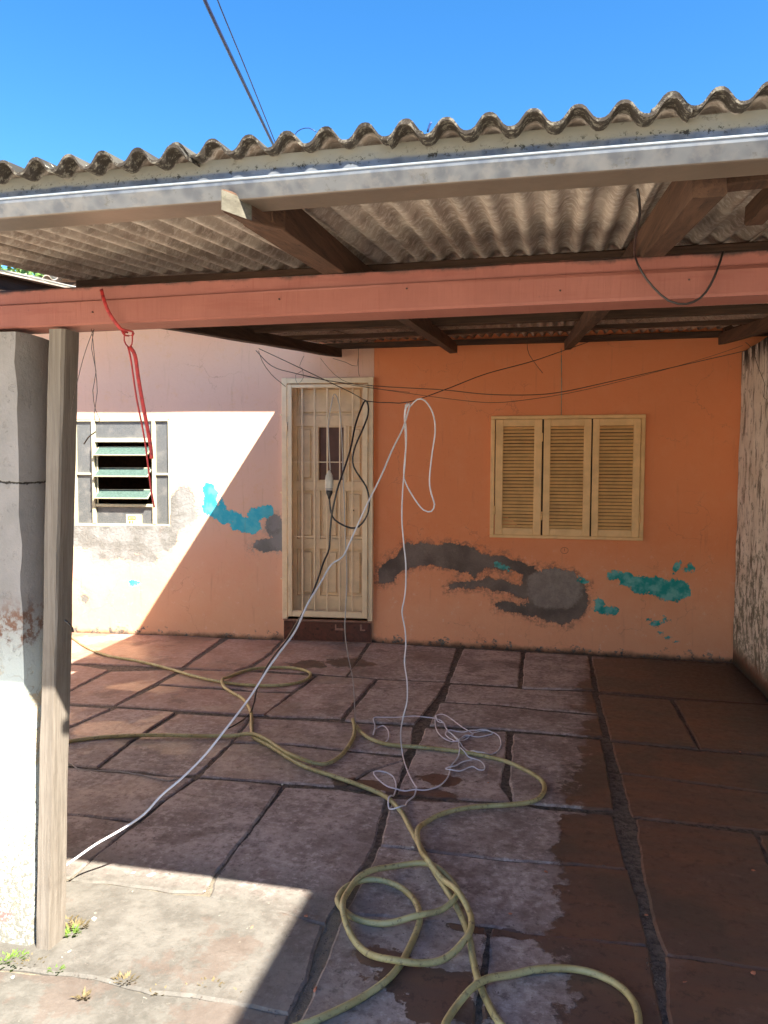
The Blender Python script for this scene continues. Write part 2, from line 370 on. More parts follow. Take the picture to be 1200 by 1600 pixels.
def mat_plaster(name):
    n = N(name, .8, .3); x, y, z = n.sep()
    f = n.noise(5, 8, .65); f2 = n.noise(85, 6, .75); f3 = n.noise(16, 8, .75)
    c = n.mix(n.ramp(f, .3, .7), (.29, .265, .25), (.225, .21, .195))
    c = n.mix(n.ramp(z, 1.1, .85), c, n.mix(f, (.52, .56, .52), (.44, .47, .43)))  # sunlit part below the roof's shadow line put in as a paler colour
    lowm = n.ramp(z, .75, .05); m = n.ramp(n.math('ADD', f2, n.math('MULTIPLY', lowm, .17)), .60, .68)
    c = n.mix(n.math('MULTIPLY', m, n.ramp(z, .9, .5)), c, (.20, .19, .16))
    ex = n.math('MULTIPLY', n.ramp(z, .5, .62), n.ramp(z, .86, .72)); peel = n.ramp(n.math('ADD', f3, n.math('MULTIPLY', ex, .1)), .58, .60)
    c = n.mix(n.math('MULTIPLY', peel, n.ramp(z, .95, .8)), c, (.50, .42, .30))
    d = n.math('SUBTRACT', z, 1.02); d = n.math('ABSOLUTE', n.math('ADD', d, n.math('MULTIPLY', n.math('SUBTRACT', f, .5), .1)))
    br = n.math('MULTIPLY', n.ramp(d, .10, .03), n.ramp(n.noise(30, 8, .75), .46, .58)); br = n.math('MULTIPLY', br, n.ramp(x, -1.50, -1.575))
    c = n.mix(br, c, (.17, .09, .06))
    red = n.math('ADD', n.math('ABSOLUTE', n.math('SUBTRACT', z, .095)), n.math('ABSOLUTE', n.math('ADD', x, 1.665))); c = n.mix(n.ramp(red, .045, .01, 0, .5), c, (.6, .1, .1))
    cr = n.math('ABSOLUTE', n.math('ADD', n.math('SUBTRACT', z, 1.462), n.math('MULTIPLY', n.math('SUBTRACT', n.noise(8, 6, .7), .5), .05)))
    ck = n.ramp(cr, .004, .0015); c = n.mix(ck, c, (.03, .025, .02))
    hair = n.ramp(n.voro(6, 'DISTANCE_TO_EDGE', v=n.map(n.noise(3, 4, col=True), (.9, .9, .9))), .015, .006, 0, .6); c = n.mix(n.math('MULTIPLY', hair, n.ramp(z, .95, .8)), c, (.3, .25, .18))
    h = n.math('SUBTRACT', n.math('ADD', f, n.math('MULTIPLY', f2, .4)), n.math('ADD', n.math('MULTIPLY', ck, 2), n.math('MULTIPLY', peel, .5)))
    return n.done(c, .82, n.bump(h, .6, .008))
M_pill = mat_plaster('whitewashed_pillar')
def mat_side():
    n = N('mouldy_whitewash', .85, .25); x, y, z = n.sep()
    v = n.map(scale=(1, 3.2, .8)); f = n.noise(4, 9, .74, v=v, dist=.6); f2 = n.noise(14, 9, .78)
    c = n.mix(n.ramp(n.noise(5, 6), .3, .7), (.72, .64, .54), (.58, .49, .39))
    hi = n.ramp(z, 1.3, 1.5); c = n.mix(n.math('MULTIPLY', n.ramp(f, .50, .60), n.fmix(hi, .95, .75)), c, (.10, .07, .045))
    lowm = n.ramp(z, 1.5, .1); c = n.mix(n.ramp(n.math('ADD', f2, n.math('MULTIPLY', lowm, .10)), .55, .63, 0, .85), c, (.13, .12, .085))
    c = n.mix(n.ramp(n.math('ADD', z, n.math('MULTIPLY', f2, .3)), .34, .2), c, (.16, .07, .04))
    c = n.mix(n.ramp(n.math('ADD', z, n.math('MULTIPLY', f, .1)), .16, .06), c, (.04, .03, .02))
    c = n.mix(n.math('MULTIPLY', n.ramp(z, 2.25, 2.4), n.ramp(f, .42, .52)), c, (.03, .022, .018))
    return n.done(c, .9, n.bump(n.math('ADD', f, n.noise(60, 5)), .5, .006))
M_side = mat_side()
M_gate = simple('beige_gate_paint', (.84, .64, .40), .42, .06, 12, .1, dirt=(.62, .45, .26))
M_door = simple('beige_door_paint', (.82, .60, .35), .5, .08, 9, .15, dirt=(.60, .42, .24))
M_shut = simple('ochre_shutter_paint', (.80, .47, .19), .5, .08, 10, .15, dirt=(.62, .36, .15))
M_lfr = simple('cream_window_frame', (.52, .48, .33), .5, .1, 40, .3, dirt=(.45, .38, .25))
def mat_glass():
    n = N('dotted_glass', .25, .6); v = n.voro(260); c = n.mix(n.ramp(v, .2, .6), (.17, .165, .165), (.085, .09, .09))
    c = n.mix(n.ramp(n.noise(8, 6), .5, .7, 0, .4), c, (.26, .24, .22)); return n.done(c, .28, n.bump(v, .6, .003))
M_glass = mat_glass()
M_blade = simple('green_louvre_glass', (.095, .145, .125), .2, .25, 60, .3, c2=(.06, .095, .082))
M_int = simple('dim_room_paint', (.42, .19, .10), .9)
M_brown = simple('brown_hatch_board', (.13, .055, .032), .6, .1, 12)
def mat_hose():
    n = N('yellow_hose', .42, .5); f = n.noise(9, 5); f2 = n.noise(60, 6, .7)
    c = n.mix(n.ramp(f, .35, .65), (.50, .44, .21), (.38, .31, .13)); c = n.mix(n.ramp(f2, .55, .64, 0, .75), c, (.14, .11, .06)); c = n.mix(n.ramp(n.noise(14, 6, .7), .54, .66, 0, .55), c, (.24, .19, .10))
    return n.done(c, .42, n.bump(f2, .3, .002))
M_hose = mat_hose()
M_white = simple('white_cable', (.74, .72, .76), .4, .05, 40, .05)
M_grey = simple('grey_cable', (.42, .38, .36), .5, .1, 40, .05)
M_black = simple('black_cable', (.020, .016, .015), .4, .1, 40, .05)
M_wire = simple('rusty_wire', (.050, .028, .020), .6, .2, 60, .1)
M_blue = simple('blue_black_cable', (.015, .035, .14), .5, .1, 20, .05)
M_red = simple('red_webbing', (.36, .012, .010), .6, .25, 90, .3)
M_chip = simple('terracotta_chip', (.55, .22, .12), .8, .2, 60, .3)
M_flake = simple('whitewash_flake', (.74, .72, .62), .8, .1, 60, .3)
M_sock = simple('white_plastic', (.55, .50, .44), .4, .08, 30, .05, dirt=(.35, .28, .2))
M_leaf = simple('leaf_green', (.10, .22, .03), .5, .3, 12, .1); M_weed = simple('weed_green', (.13, .22, .03), .6, .3, 60, .1)
M_dry = simple('dry_weed', (.20, .15, .07), .8, .3, 60, .1); M_trunk = simple('bark', (.12, .08, .05), .9)
M_crumb = simple('grit', (.16, .13, .11), .9, .3, 30)
M_conc = simple('grey_concrete', (.33, .31, .28), .9, .2, 8, .5, dirt=(.16, .15, .12))
def mat_tile():
    n = N('marbled_tile', .28, .5); x, y, z = n.sep(); v = n.n('ShaderNodeTexVoronoi', distance='MANHATTAN'); n.put(v.inputs['Vector'], n.map(rot=(0, R(45), 0))); v.inputs['Scale'].default_value = 22
    c = n.mix(n.ramp(n.noise(12, 5, .7, dist=1.5), .38, .62), (.10, .032, .02), (.022, .011, .009)); c = n.mix(n.math('MULTIPLY', n.ramp(v.outputs[0], .25, .5), .4), c, (.17, .06, .035))
    return n.done(c, .3, n.bump(n.noise(30, 3), .1, .002))
M_tile = mat_tile()
M_grout = simple('pale_grout', (.36, .20, .14), .8)
def mat_plain_wall(name, c, d):
    n = N(name, .85, .3); f = n.noise(4, 8, .7); cc = n.mix(n.ramp(f, .35, .7), c, d); return n.done(cc, .85, n.bump(n.noise(30, 6), .4, .006))
M_bounce = mat_plain_wall('bounce_wall_paint', (.80, .74, .66), (.72, .65, .57))
M_neigh = mat_plain_wall('neighbour_render', (.50, .45, .40), (.36, .31, .27))

# ------------------------------------------------------------ ground and paving
bm = bmesh.new(); bmesh.ops.create_grid(bm, x_segments=40, y_segments=40, size=60)
for v in bm.verts: v.co.z = -.008
ground = tag(link('ground', bm2me(bm), M_ground), kind='structure')
SL = [
 [(20,975),(345,997),(283,1042),(125,1036),(-30,1028)],
 [(357,998),(438,1000),(417,1022),(392,1038),(365,1047),(291,1042)],
 [(446,1000),(572,1004),(558,1027),(540,1055),(495,1051),(396,1045),(398,1041),(425,1022)],
 [(582,1004),(712,1013),(702,1045),(694,1063),(590,1059),(545,1055)],
 [(726,1014),(813,1019),(808,1071),(704,1065)],
 [(822,1019),(917,1025),(925,1077),(818,1074)],
 [(925,1025),(1170,1040),(1200,1100),(1045,1089),(938,1080)],
 [(-60,1032),(125,1040),(167,1047),(105,1079),(-100,1105)],
 [(173,1049),(280,1046),(177,1101),(100,1097),(0,1093),(108,1082)],
 [(288,1047),(376,1049),(490,1056),(457,1079),(410,1079),(370,1075),(317,1072),(250,1068)],
 [(248,1072),(317,1077),(370,1080),(410,1083),(452,1084),(412,1116),(385,1116),(300,1110),(235,1105),(186,1102)],
 [(498,1056),(584,1061),(532,1121),(425,1118),(418,1115),(460,1084)],
 [(592,1063),(694,1067),(680,1088),(652,1124),(647,1131),(540,1125)],
 [(704,1069),(812,1076),(925,1082),(932,1114),(852,1107),(777,1099),(697,1095)],
 [(690,1099),(777,1104),(852,1112),(933,1119),(940,1151),(847,1143),(790,1138),(674,1132)],
 [(938,1085),(1045,1094),(1088,1168),(956,1155)],
 [(1056,1094),(1150,1100),(1240,1104),(1280,1184),(1200,1177),(1096,1169)],
 [(-160,1102),(100,1102),(170,1107),(103,1136),(-60,1172)],
 [(182,1108),(272,1113),(205,1156),(150,1198),(105,1193),(-90,1187),(-40,1172),(105,1141)],
 [(280,1115),(388,1121),(358,1160),(306,1208),(275,1210),(225,1204),(158,1199),(212,1157)],
 [(396,1122),(530,1128),(645,1136),(640,1162),(630,1178),(555,1171),(462,1161),(368,1158)],
 [(364,1163),(427,1163),(462,1167),(555,1176),(628,1184),(624,1188),(575,1203),(540,1224),(530,1227),(442,1221),(380,1216),(316,1212)],
 [(630,1190),(614,1238),(545,1229),(580,1206)],
 [(666,1138),(790,1144),(786,1190),(780,1228),(794,1250),(702,1246),(640,1240),(624,1238),(645,1190)],
 [(804,1147),(847,1150),(938,1158),(948,1210),(956,1264),(915,1261),(852,1256),(804,1250),(799,1220)],
 [(957,1160),(1090,1174),(1240,1186),(1260,1245),(1200,1236),(971,1206)],
 [(973,1209),(1200,1240),(1265,1249),(1300,1308),(1200,1296),(989,1274)],
 [(-160,1196),(105,1200),(155,1207),(225,1212),(300,1217),(262,1243),(212,1281),(112,1271),(-160,1258)],
 [(-160,1264),(112,1275),(204,1286),(156,1330),(106,1371),(-160,1352)],
 [(312,1218),(380,1222),(437,1229),(393,1290),(331,1367),(318,1393),(272,1391),(191,1380),(116,1373),(158,1333),(268,1247)],
 [(448,1230),(530,1234),(602,1246),(578,1328),(547,1374),(507,1440),(447,1424),(380,1412),(330,1398),(340,1370),(400,1290)],
 [(615,1248),(640,1248),(702,1253),(800,1257),(852,1264),(915,1270),(955,1273),(966,1320),(976,1354),(900,1348),(790,1341),(740,1335),(670,1327),(598,1319),(605,1285)],
 [(594,1322),(670,1331),(740,1339),(790,1345),(900,1352),(978,1358),(996,1410),(1008,1474),(940,1468),(825,1456),(760,1443),(702,1438),(628,1430),(542,1424),(570,1378)],
 [(997,1280),(1177,1302),(1217,1390),(1290,1530),(1200,1512),(1040,1487),(1006,1360)],
 [(1190,1304),(1340,1318),(1460,1540),(1300,1522),(1227,1390)],
 [(-220,1360),(106,1377),(191,1386),(272,1397),(322,1402),(430,1423),(447,1429),(500,1446),(474,1527),(450,1580),(430,1577),(310,1555),(237,1549),(147,1524),(-220,1490)],
 [(-220,1498),(147,1530),(237,1554),(310,1561),(430,1583),(448,1587),(420,1700),(380,1850),(-300,1850)],
 [(540,1430),(628,1436),(702,1443),(756,1450),(750,1500),(735,1600),(730,1850),(400,1850),(470,1600),(508,1521)],
 [(772,1450),(825,1461),(940,1473),(1010,1481),(1022,1552),(1035,1650),(1050,1850),(752,1850),(756,1600),(768,1500)],
 [(1042,1493),(1200,1518),(1310,1531),(1500,1850),(1090,1850),(1052,1600)],
]
def slab(poly, i):
    P = [G(*p) for p in poly]
    c = sum(P, Vector()) / len(P); ring = []
    tilt = Vector((random.uniform(-.003, .003), random.uniform(-.003, .003)))
    n = len(P)
    for k in range(n):
        a, b = P[k], P[(k + 1) % n]; m = max(1, int((b - a).length / .032))
        for j in range(m):
            p = a.lerp(b, j / m); q = noise.noise_vector(Vector((p.x * 9, p.y * 9, i * 3.3))) * .008 + noise.noise_vector(Vector((p.x * 30, p.y * 30, i))) * .005
            ring.append(Vector((p.x + q.x, p.y + q.y, 0)))
    def inset(r, d):
        out = []; m = len(r); area = sum(r[k].x * r[(k+1) % m].y - r[(k+1) % m].x * r[k].y for k in range(m)); s = 1 if area > 0 else -1
        for k in range(m):
            t = (r[(k+1) % m] - r[k-1]).normalized(); out.append(r[k] + Vector((-t.y, t.x, 0)) * d * s)
        return out
    dz = random.uniform(-.003, .003)
    def zz(p): return dz + tilt.x * (p.x - c.x) + tilt.y * (p.y - c.y) + noise.noise(Vector((p.x * 3, p.y * 3, i))) * .0015
    r0 = inset(ring, -.008); r1 = inset(ring, -.008); r2 = inset(ring, -.001 + random.random() * .002)
    V = [Vector((p.x, p.y, -.035)) for p in r0] + [Vector((p.x, p.y, zz(p) - .006)) for p in r1] + [Vector((p.x, p.y, zz(p))) for p in r2]
    m = len(ring); Fc = []
    for L in (0, 1):
        for k in range(m): Fc.append((L*m+k, L*m+(k+1) % m, (L+1)*m+(k+1) % m, (L+1)*m+k))
    Fc.append(tuple(2*m + k for k in range(m)))
    me = pyme(V, Fc); b = bmesh.new(); b.from_mesh(me); bmesh.ops.triangulate(b, faces=[f for f in b.faces if len(f.verts) > 4]); bpy.data.meshes.remove(me)
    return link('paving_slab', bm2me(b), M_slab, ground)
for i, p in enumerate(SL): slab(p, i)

# ------------------------------------------------------------ house
house = empty('house', (-1.49, WY, 0), 'single storey house front painted orange and pale pink with peeling plaster patches', 'house')
def capd(U, Z, caps, fr):
    d = np.full(U.shape, 9.0)
    for (x0, y0, x1, y1, r) in caps:
        a = np.array(PL(fr, x0, y0)); b = np.array(PL(fr, x1, y1)); ba = b - a; L = max((ba**2).sum(), 1e-9)
        t = np.clip(((U - a[0]) * ba[0] + (Z - a[1]) * ba[1]) / L, 0, 1)
        d = np.minimum(d, np.hypot(U - a[0] - t * ba[0], Z - a[1] - t * ba[1]) - r * .0057)
    return d
def wallmesh(fr, u0, u1, z0, z1, holes, mat, attrs, th=.16, step=.035, name='wall'):
    us = sorted(set([round(v, 4) for v in np.linspace(u0, u1, int((u1-u0)/step)+1)] + [round(h[i], 4) for h in holes for i in (0, 1)]))
    zs = sorted(set([round(v, 4) for v in np.linspace(z0, z1, int((z1-z0)/step)+1)] + [round(h[i], 4) for h in holes for i in (2, 3)]))
    U, Z = np.meshgrid(us, zs); nu = len(us); V = []
    for j, z in enumerate(zs):
        for i, u in enumerate(us):
            V.append(fr @ Vector((u, noise.noise(Vector((u * 1.3, z * 1.3, 3))) * .005, z)))
    Fc = []
    inh = lambda u, z: any(h[0] < u < h[1] and h[2] < z < h[3] for h in holes)
    for j in range(len(zs)-1):
        for i in range(nu-1):
            if inh((us[i]+us[i+1])/2, (zs[j]+zs[j+1])/2): continue
            a = j*nu+i; Fc.append((a, a+1, a+1+nu, a+nu))
    nb = len(V)
    def quad(pts):
        k = len(V); V.extend(fr @ Vector(p) for p in pts); Fc.append((k, k+1, k+2, k+3))
    for h in holes:
        a, b, c, d = h; y = .006
        quad([(a, -y+.004, c), (a, th, c), (a, th, d), (a, -y+.004, d)]); quad([(b, -y+.004, c), (b, -y+.004, d), (b, th, d), (b, th, c)])
        quad([(a, 0, c), (b, 0, c), (b, th, c), (a, th, c)]); quad([(a, 0, d), (a, th, d), (b, th, d), (b, 0, d)])
    quad([(u0, .02, z1), (u0, th, z1), (u1, th, z1), (u1, .02, z1)])
    quad([(u0, .01, z0), (u0, .01, z1), (u0, th, z1), (u0, th, z0)]); quad([(u1, .01, z0), (u1, th, z0), (u1, th, z1), (u1, .01, z1)])
    me = pyme(V, Fc)
    for an, caps in attrs.items():
        d = np.full(len(V), 1.0); d[:nb] = (capd(U, Z, caps, fr) if caps else np.full(U.shape, 1.0)).ravel()
        me.attributes.new(an, 'FLOAT', 'POINT').data.foreach_set('value', d.astype(np.float32))
    return link(name, me, mat, house)
cemR = [(604,893,640,873,13),(640,866,700,866,16),(700,868,740,878,19),(745,872,790,880,10),(790,880,838,896,8),(705,916,760,910,6),(760,910,822,926,9),(868,930,874,934,40),(830,912,850,905,14),(600,905,612,900,8),(780,945,830,955,7)]
bigR = [(856,918,876,920,30)]
tealR = [(955,900,980,900,6),(972,910,1000,908,8),(1000,912,1030,915,13),(1030,920,1062,925,14),(930,950,962,955,5),(933,940,940,948,5),(1053,892,1064,880,4),(1074,886,1078,888,6),(1012,970,1025,975,3),(1032,990,1060,1004,2),(905,905,912,908,4),(775,880,800,890,3),(1035,965,1045,972,2)]
cemL = [(120,832,180,845,22),(180,842,255,838,24),(255,825,275,800,24),(285,780,290,800,18),(428,818,440,840,14),(405,852,440,850,10),(150,868,240,872,6),(130,935,134,937,5)]
tealL = [(325,768,328,775,12),(326,790,335,802,11),(345,806,372,812,9),(372,820,395,822,13),(395,805,418,800,9),(205,910,222,912,2),(345,780,347,790,3)]
dl = PL(FRL, 441, 590); dr = PL(FRL, 583, 968); stepz = PL(FRL, 512, 968)[1]
wl0 = PL(FRL, 117, 655); wl1 = PL(FRL, 266, 822)
DH = (dl[0] + .02, dr[0] - .02, stepz, dl[1] - .02)
WH = (wl0[0], wl1[0], wl1[1], wl0[1])
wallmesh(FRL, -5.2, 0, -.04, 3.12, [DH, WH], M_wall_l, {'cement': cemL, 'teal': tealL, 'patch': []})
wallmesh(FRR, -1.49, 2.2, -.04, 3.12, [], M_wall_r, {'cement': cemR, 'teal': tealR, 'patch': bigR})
# room behind the openings
boxes('room', [(-5.2, -.1, 3.0, 3.1, -.05, 2.9), (-5.3, -5.2, .17, 3.0, -.05, 2.9), (-.1, 0, .17, 3.0, -.05, 2.9), (-5.3, 0, .17, 3.1, 2.9, 3.0), (-5.3, 0, .17, 3.1, -.1, -.05)], M_int, house, FRL, 0)
# eave over the open yard
def corr(x0, x1, y0, y1, zf, amp, pitch, phase, th=.006, ny=6, nper=10, fr=I4, sag=0):
    nx = max(2, int((x1 - x0) / pitch * nper)); V = []; Fc = []; ph = random.uniform(-1, 1)
    for s in (1, -1):
        for j in range(ny + 1):
            for i in range(nx + 1):
                x = x0 + (x1 - x0) * i / nx; y = y0 + (y1 - y0) * j / ny
                a = 2 * math.pi * (x - phase) / pitch
                ca = math.cos(a); z = zf(y) + amp * ca * (1.32 - .32 * ca * ca) + noise.noise(Vector((x * 3, y * 2, x0))) * .0025 + s * th / 2 + sag * math.sin(math.pi * j / ny) * ph
                jy = (noise.noise(Vector((x * 30, y0, s))) * .003 if j in (0, ny) else 0)
                V.append(fr @ Vector((x, y + jy, z)))
    n1 = (nx + 1) * (ny + 1); W = nx + 1
    for j in range(ny):
        for i in range(nx):
            a = j * W + i; Fc.append((a, a+1, a+1+W, a+W)); a += n1; Fc.append((a, a+W, a+1+W, a+1))
    nt_ = len(Fc)
    for i in range(nx):
        a = i; Fc.append((a, a+n1, a+1+n1, a+1)); a = ny*W + i; Fc.append((a, a+1, a+1+n1, a+n1))
    for j in range(ny):
        a = j*W; Fc.append((a, a+W, a+W+n1, a+n1)); a = j*W+nx; Fc.append((a, a+n1, a+n1+W, a+W))
    me = pyme(V, Fc); me.materials.append(M_sh_t); me.materials.append(M_sh_b)
    mi = [0] * len(Fc)
    for k in range(nt_):
        if k % 2: mi[k] = 1
    for k in range(nt_, len(Fc)): mi[k] = 1
    me.polygons.foreach_set('material_index', mi)
    me.polygons.foreach_set('use_smooth', [k < nt_ for k in range(len(Fc))]); return me
for k in range(6):
    x0 = -5.4 + k * 1.05
    link('roof_sheet', corr(x0, x0 + 1.09, -.66, 1.6, lambda y: 3.06 + (y + .66) * .12 + (k % 2) * .007, .02, .13, 0, .007, fr=FRL), None, house)
boxes('fascia', [(-5.4, .8, -.62, -.60, 2.95, 3.03)], M_dark, house, FRL)

tube('wall_cable', [FRR @ Vector((PL(FRR, 877, 545)[0], -.004, PL(FRR, 877, 545)[1])), FRR @ Vector((PL(FRR, 877.5, 600)[0], -.005, PL(FRR, 877, 600)[1])), FRR @ Vector((PL(FRR, 877, 650)[0], -.004, PL(FRR, 877, 650)[1]))], .0022, M_wall_r, house)
pm = PL(FRR, 882, 860)
tube('pencil_mark', [FRR @ Vector((pm[0] + math.cos(a) * .030, -.0065, pm[1] + math.sin(a) * .026)) for a in [i * .45 for i in range(15)]], .0011, M_wire, house)
tube('pencil_mark', [FRR @ Vector((pm[0], -.0065, pm[1] + .018)), FRR @ Vector((pm[0], -.0065, pm[1] - .006))], .0011, M_wire, house)
# door step with marbled tiles
s0 = PL(FRL, 444, 985)[0]; s1 = PL(FRL, 581, 985)[0]
box('doorstep', s0, s1, -.02, .14, -.05, stepz - .012, M_grout, house, FRL, .003)
cuts = [s0 + .003, s0 + .095, s0 + .095 + .36, s0 + .095 + .72, s1 - .003]
cuts = [s0 + .003, PL(FRL, 460, 990)[0], PL(FRL, 538, 990)[0], s1 - .003]
for a, b in zip(cuts, cuts[1:]):
    box('tile', a + .003, b - .003, -.032, -.018, .004, stepz - .018, M_tile, house, FRL, .002)
box('threshold', s0 - .0, s1, -.036, .14, stepz - .010, stepz + .0, M_grout, house, FRL, .002)
L3 = [(PL(FRL, 526, 975), PL(FRL, 525, 983)), (PL(FRL, 525, 983), PL(FRL, 538, 981)), (PL(FRL, 566, 975), PL(FRL, 564, 984)), (PL(FRL, 564, 984), PL(FRL, 571, 983))]
for (a, b) in L3:
    bm = bmesh.new(); box_bm(bm, min(a[0], b[0]) - .003, max(a[0], b[0]) + .003, -.0345, -.0325, min(a[1], b[1]) - .003, max(a[1], b[1]) + .003, FRL, 0)
    link('grout_mark', bm2me(bm), M_grout, house)

# door leaf
def U(px, dep=0): return PL(FRL, px, 760, dep)[0]
def Z(py, dep=0): return PL(FRL, 512, py, dep)[1]
door = box('door', DH[0], DH[1], .105, .110, DH[2], DH[2] + .02, M_door, house, FRL, 0)
dd = .075
xs = [DH[0], U(464, dd), U(491, dd), U(500.5, dd), U(530, dd), U(541, dd), U(567, dd), DH[1]]
rows = [(Z(961, dd), Z(931, dd)), (Z(858, dd), Z(842, dd)), (Z(767, dd), Z(752, dd)), (Z(666, dd), Z(649, dd)), (Z(603, dd), DH[3])]
rails = [(DH[0], DH[1], dd, .115, DH[2], rows[0][1])] + [(DH[0], DH[1], dd, .115, a, b) for a, b in rows[1:]]
L = []
hx0, hx1 = U(496, dd), U(539, dd)
for (lo, hi) in ((rows[0][1], rows[1][0]), (rows[1][1], rows[2][0])):
    for a, b in ((0, 1), (2, 3), (4, 5), (6, 7)): L.append((xs[a], xs[b], dd, .115, lo, hi))
L += [(xs[0], xs[1], dd, .115, rows[2][1], rows[3][0]), (xs[6], xs[7], dd, .115, rows[2][1], rows[3][0]), (U(489, dd), hx0, dd, .115, rows[2][1], rows[3][0]), (hx1, U(546, dd), dd, .115, rows[2][1], rows[3][0])]
L += [(xs[0], xs[1], dd, .115, rows[3][1], rows[4][0]), (xs[6], xs[7], dd, .115, rows[3][1], rows[4][0])]
boxes('door_frame', rails + L, M_door, door, FRL, .0025)
def panel(a, b, lo, hi):
    bm = bmesh.new(); box_bm(bm, a + .001, b - .001, dd + .024, .112, lo + .001, hi - .001, FRL, .0)
    box_bm(bm, a + .024, b - .024, dd + .006, dd + .026, lo + .026, hi - .026, FRL, .007); link('door_panel', bm2me(bm), M_door, door)
for (lo, hi) in ((rows[0][1], rows[1][0]), (rows[1][1], rows[2][0])):
    for a, b in ((1, 2), (3, 4), (5, 6)): panel(xs[a], xs[b], lo, hi)
panel(xs[1], U(489, dd), rows[2][1], rows[3][0]); panel(U(546, dd), xs[6], rows[2][1], rows[3][0]); panel(xs[1], xs[6], rows[3][1], rows[4][0])
a_, b_ = hx0, hx1; lo, hi = rows[2][1], rows[3][0]
boxes('hatch_trim', [(a_ - .004, a_ + .012, dd - .006, dd + .03, lo, hi), (b_ - .012, b_ + .016, dd - .006, dd + .03, lo - .01, hi + .006), (a_ + .012, b_ - .012, dd - .004, dd + .03, lo, lo + .012), (a_ + .012, b_ - .012, dd - .004, dd + .03, hi - .01, hi)], M_door, door, FRL)
box('hatch_board', a_ + .008, b_ - .008, .098, .106, lo + .008, hi - .006, M_brown, door, FRL, 0)
tube('door_knob', [FRL @ Vector((U(552, .07), .075, Z(797, .07))), FRL @ Vector((U(552, .07), .04, Z(797, .07)))], .008, M_black, door, .01)
# steel frame and barred gate
gate = box('security_gate', U(441, -.03), U(449, -.03), -.045, .02, stepz + .004, Z(590, -.03), M_gate, house, FRL, .003)
boxes('gate_surround', [(U(575, -.03), U(583, -.03), -.045, .02, stepz + .004, Z(590, -.03)), (U(449, -.03) - .002, U(575, -.03) + .002, -.044, .02, Z(599, -.03), Z(590.5, -.03))], M_gate, gate, FRL, .003)
gz0, gz1 = Z(964, -.04), Z(600, -.04)
gu0, gu1 = U(449.3, -.04), U(576, -.04)
boxes('gate_frame', [(gu0 + .004, U(457, -.04), -.06, -.03, gz0, gz1 - .004), (U(567, -.04), gu1 - .006, -.06, -.03, gz0, gz1 - .004), (U(457, -.04), U(567, -.04), -.059, -.03, gz0, Z(955, -.04)), (U(457, -.04), U(567, -.04), -.059, -.03, Z(606, -.04), gz1 - .004)], M_gate, gate, FRL, .003)
me0 = None
for px in (472.5, 491.7, 511.4, 531, 550.8):
    u = U(px, -.045)
    if me0 is None:
        o = box('gate_bar', u - .006, u + .006, -.052, -.040, Z(955, -.045), Z(606, -.045), M_gate, gate, FRL, .003); me0 = o; u00 = u
    else:
        o = me0.copy(); col.objects.link(o); o.location = me0.location + (FRL.to_3x3() @ Vector((u - u00, 0, 0)))
for py in (722, 839): box('cross_bar', U(457, -.045), U(567, -.045), -.041, -.037, Z(py, -.045) - .004, Z(py, -.045) + .004, M_gate, gate, FRL, .001)
for py in (666, 879):
    z = Z(py, -.05); tube('gate_hinge', [FRL @ Vector((U(449, -.05), -.064, z - .04)), FRL @ Vector((U(449, -.05), -.064, z + .04))], .007, M_gate, gate, .03)
for i, py in enumerate((648, 770, 905)): box('wall_lug', U(440.5, 0) - .012, U(441, 0), -.02, -.001, Z(py) - .008, Z(py) + .008, M_gate, gate, FRL, .002)

# shuttered window
def Ur(px, dep=0): return PL(FRR, px, 745, dep)[0]
def Zr(py, dep=0): return PL(FRR, 885, py, dep)[1]
wa, wb_ = Ur(766.5), Ur(1006.5); z0w, z1w = Zr(842), Zr(649)
sh = boxes('shutter_window', [(wa, wb_, -.028, .01, z1w - .03, z1w), (wa, wb_, -.028, .01, z0w, z0w + .026), (wa, wa + .034, -.0275, .01, z0w + .026, z1w - .03), (wb_ - .034, wb_, -.0275, .01, z0w + .026, z1w - .03)], M_shut, house, FRR, .003)
box('slat_gap_shade', wa + .03, wb_ - .03, -.002, .004, z0w + .02, z1w - .02, M_dark, sh, FRR, 0)  # dark sheet behind the slats, stands for the shade in their gaps
slat_me = None
for (a, b, sa, sb) in ((774, 846.5, 786, 834), (848.5, 923, 859.5, 911), (924.5, 999.5, 935.5, 988)):
    a, b, sa, sb = Ur(a), Ur(b), Ur(sa), Ur(sb); zl, zh = z0w + .027, z1w - .032; sl0, sl1 = Zr(826), Zr(666)
    a += .002; b -= .002
    boxes('shutter', [(a, sa, -.036, -.006, zl, zh), (sb, b, -.036, -.006, zl, zh), (sa, sb, -.0355, -.006, zl, sl0), (sa, sb, -.0355, -.006, sl1, zh)], M_shut, sh, FRR, .0025)
    nS = 30; pitch = (sl1 - sl0) / nS
    if slat_me is None:
        bmm = bmesh.new(); box_bm(bmm, 0, 1, -.0025, .0025, -.0132, .0132, Matrix.Rotation(R(-42), 4, 'X'), 0); slat_me = bm2me(bmm); slat_me.materials.append(M_shut)
    for k in range(nS):
        o = bpy.data.objects.new('slat', slat_me); col.objects.link(o); o.parent = sh
        o.location = FRR @ Vector((sa, -.022, sl0 + pitch * (k + .5))); o.scale = (sb - sa, 1, 1); o.rotation_euler = (random.uniform(-.06, .06), 0, 0)
for px, py in ((773, 681), (773, 797), (847.5, 683), (846.5, 806), (1001, 683), (999, 809)):
    u, z = PL(FRR, px, py, -.036); tube('hinge', [FRR @ Vector((u, -.039, z - .035)), FRR @ Vector((u, -.039, z + .035))], .006, M_shut, sh, .03)

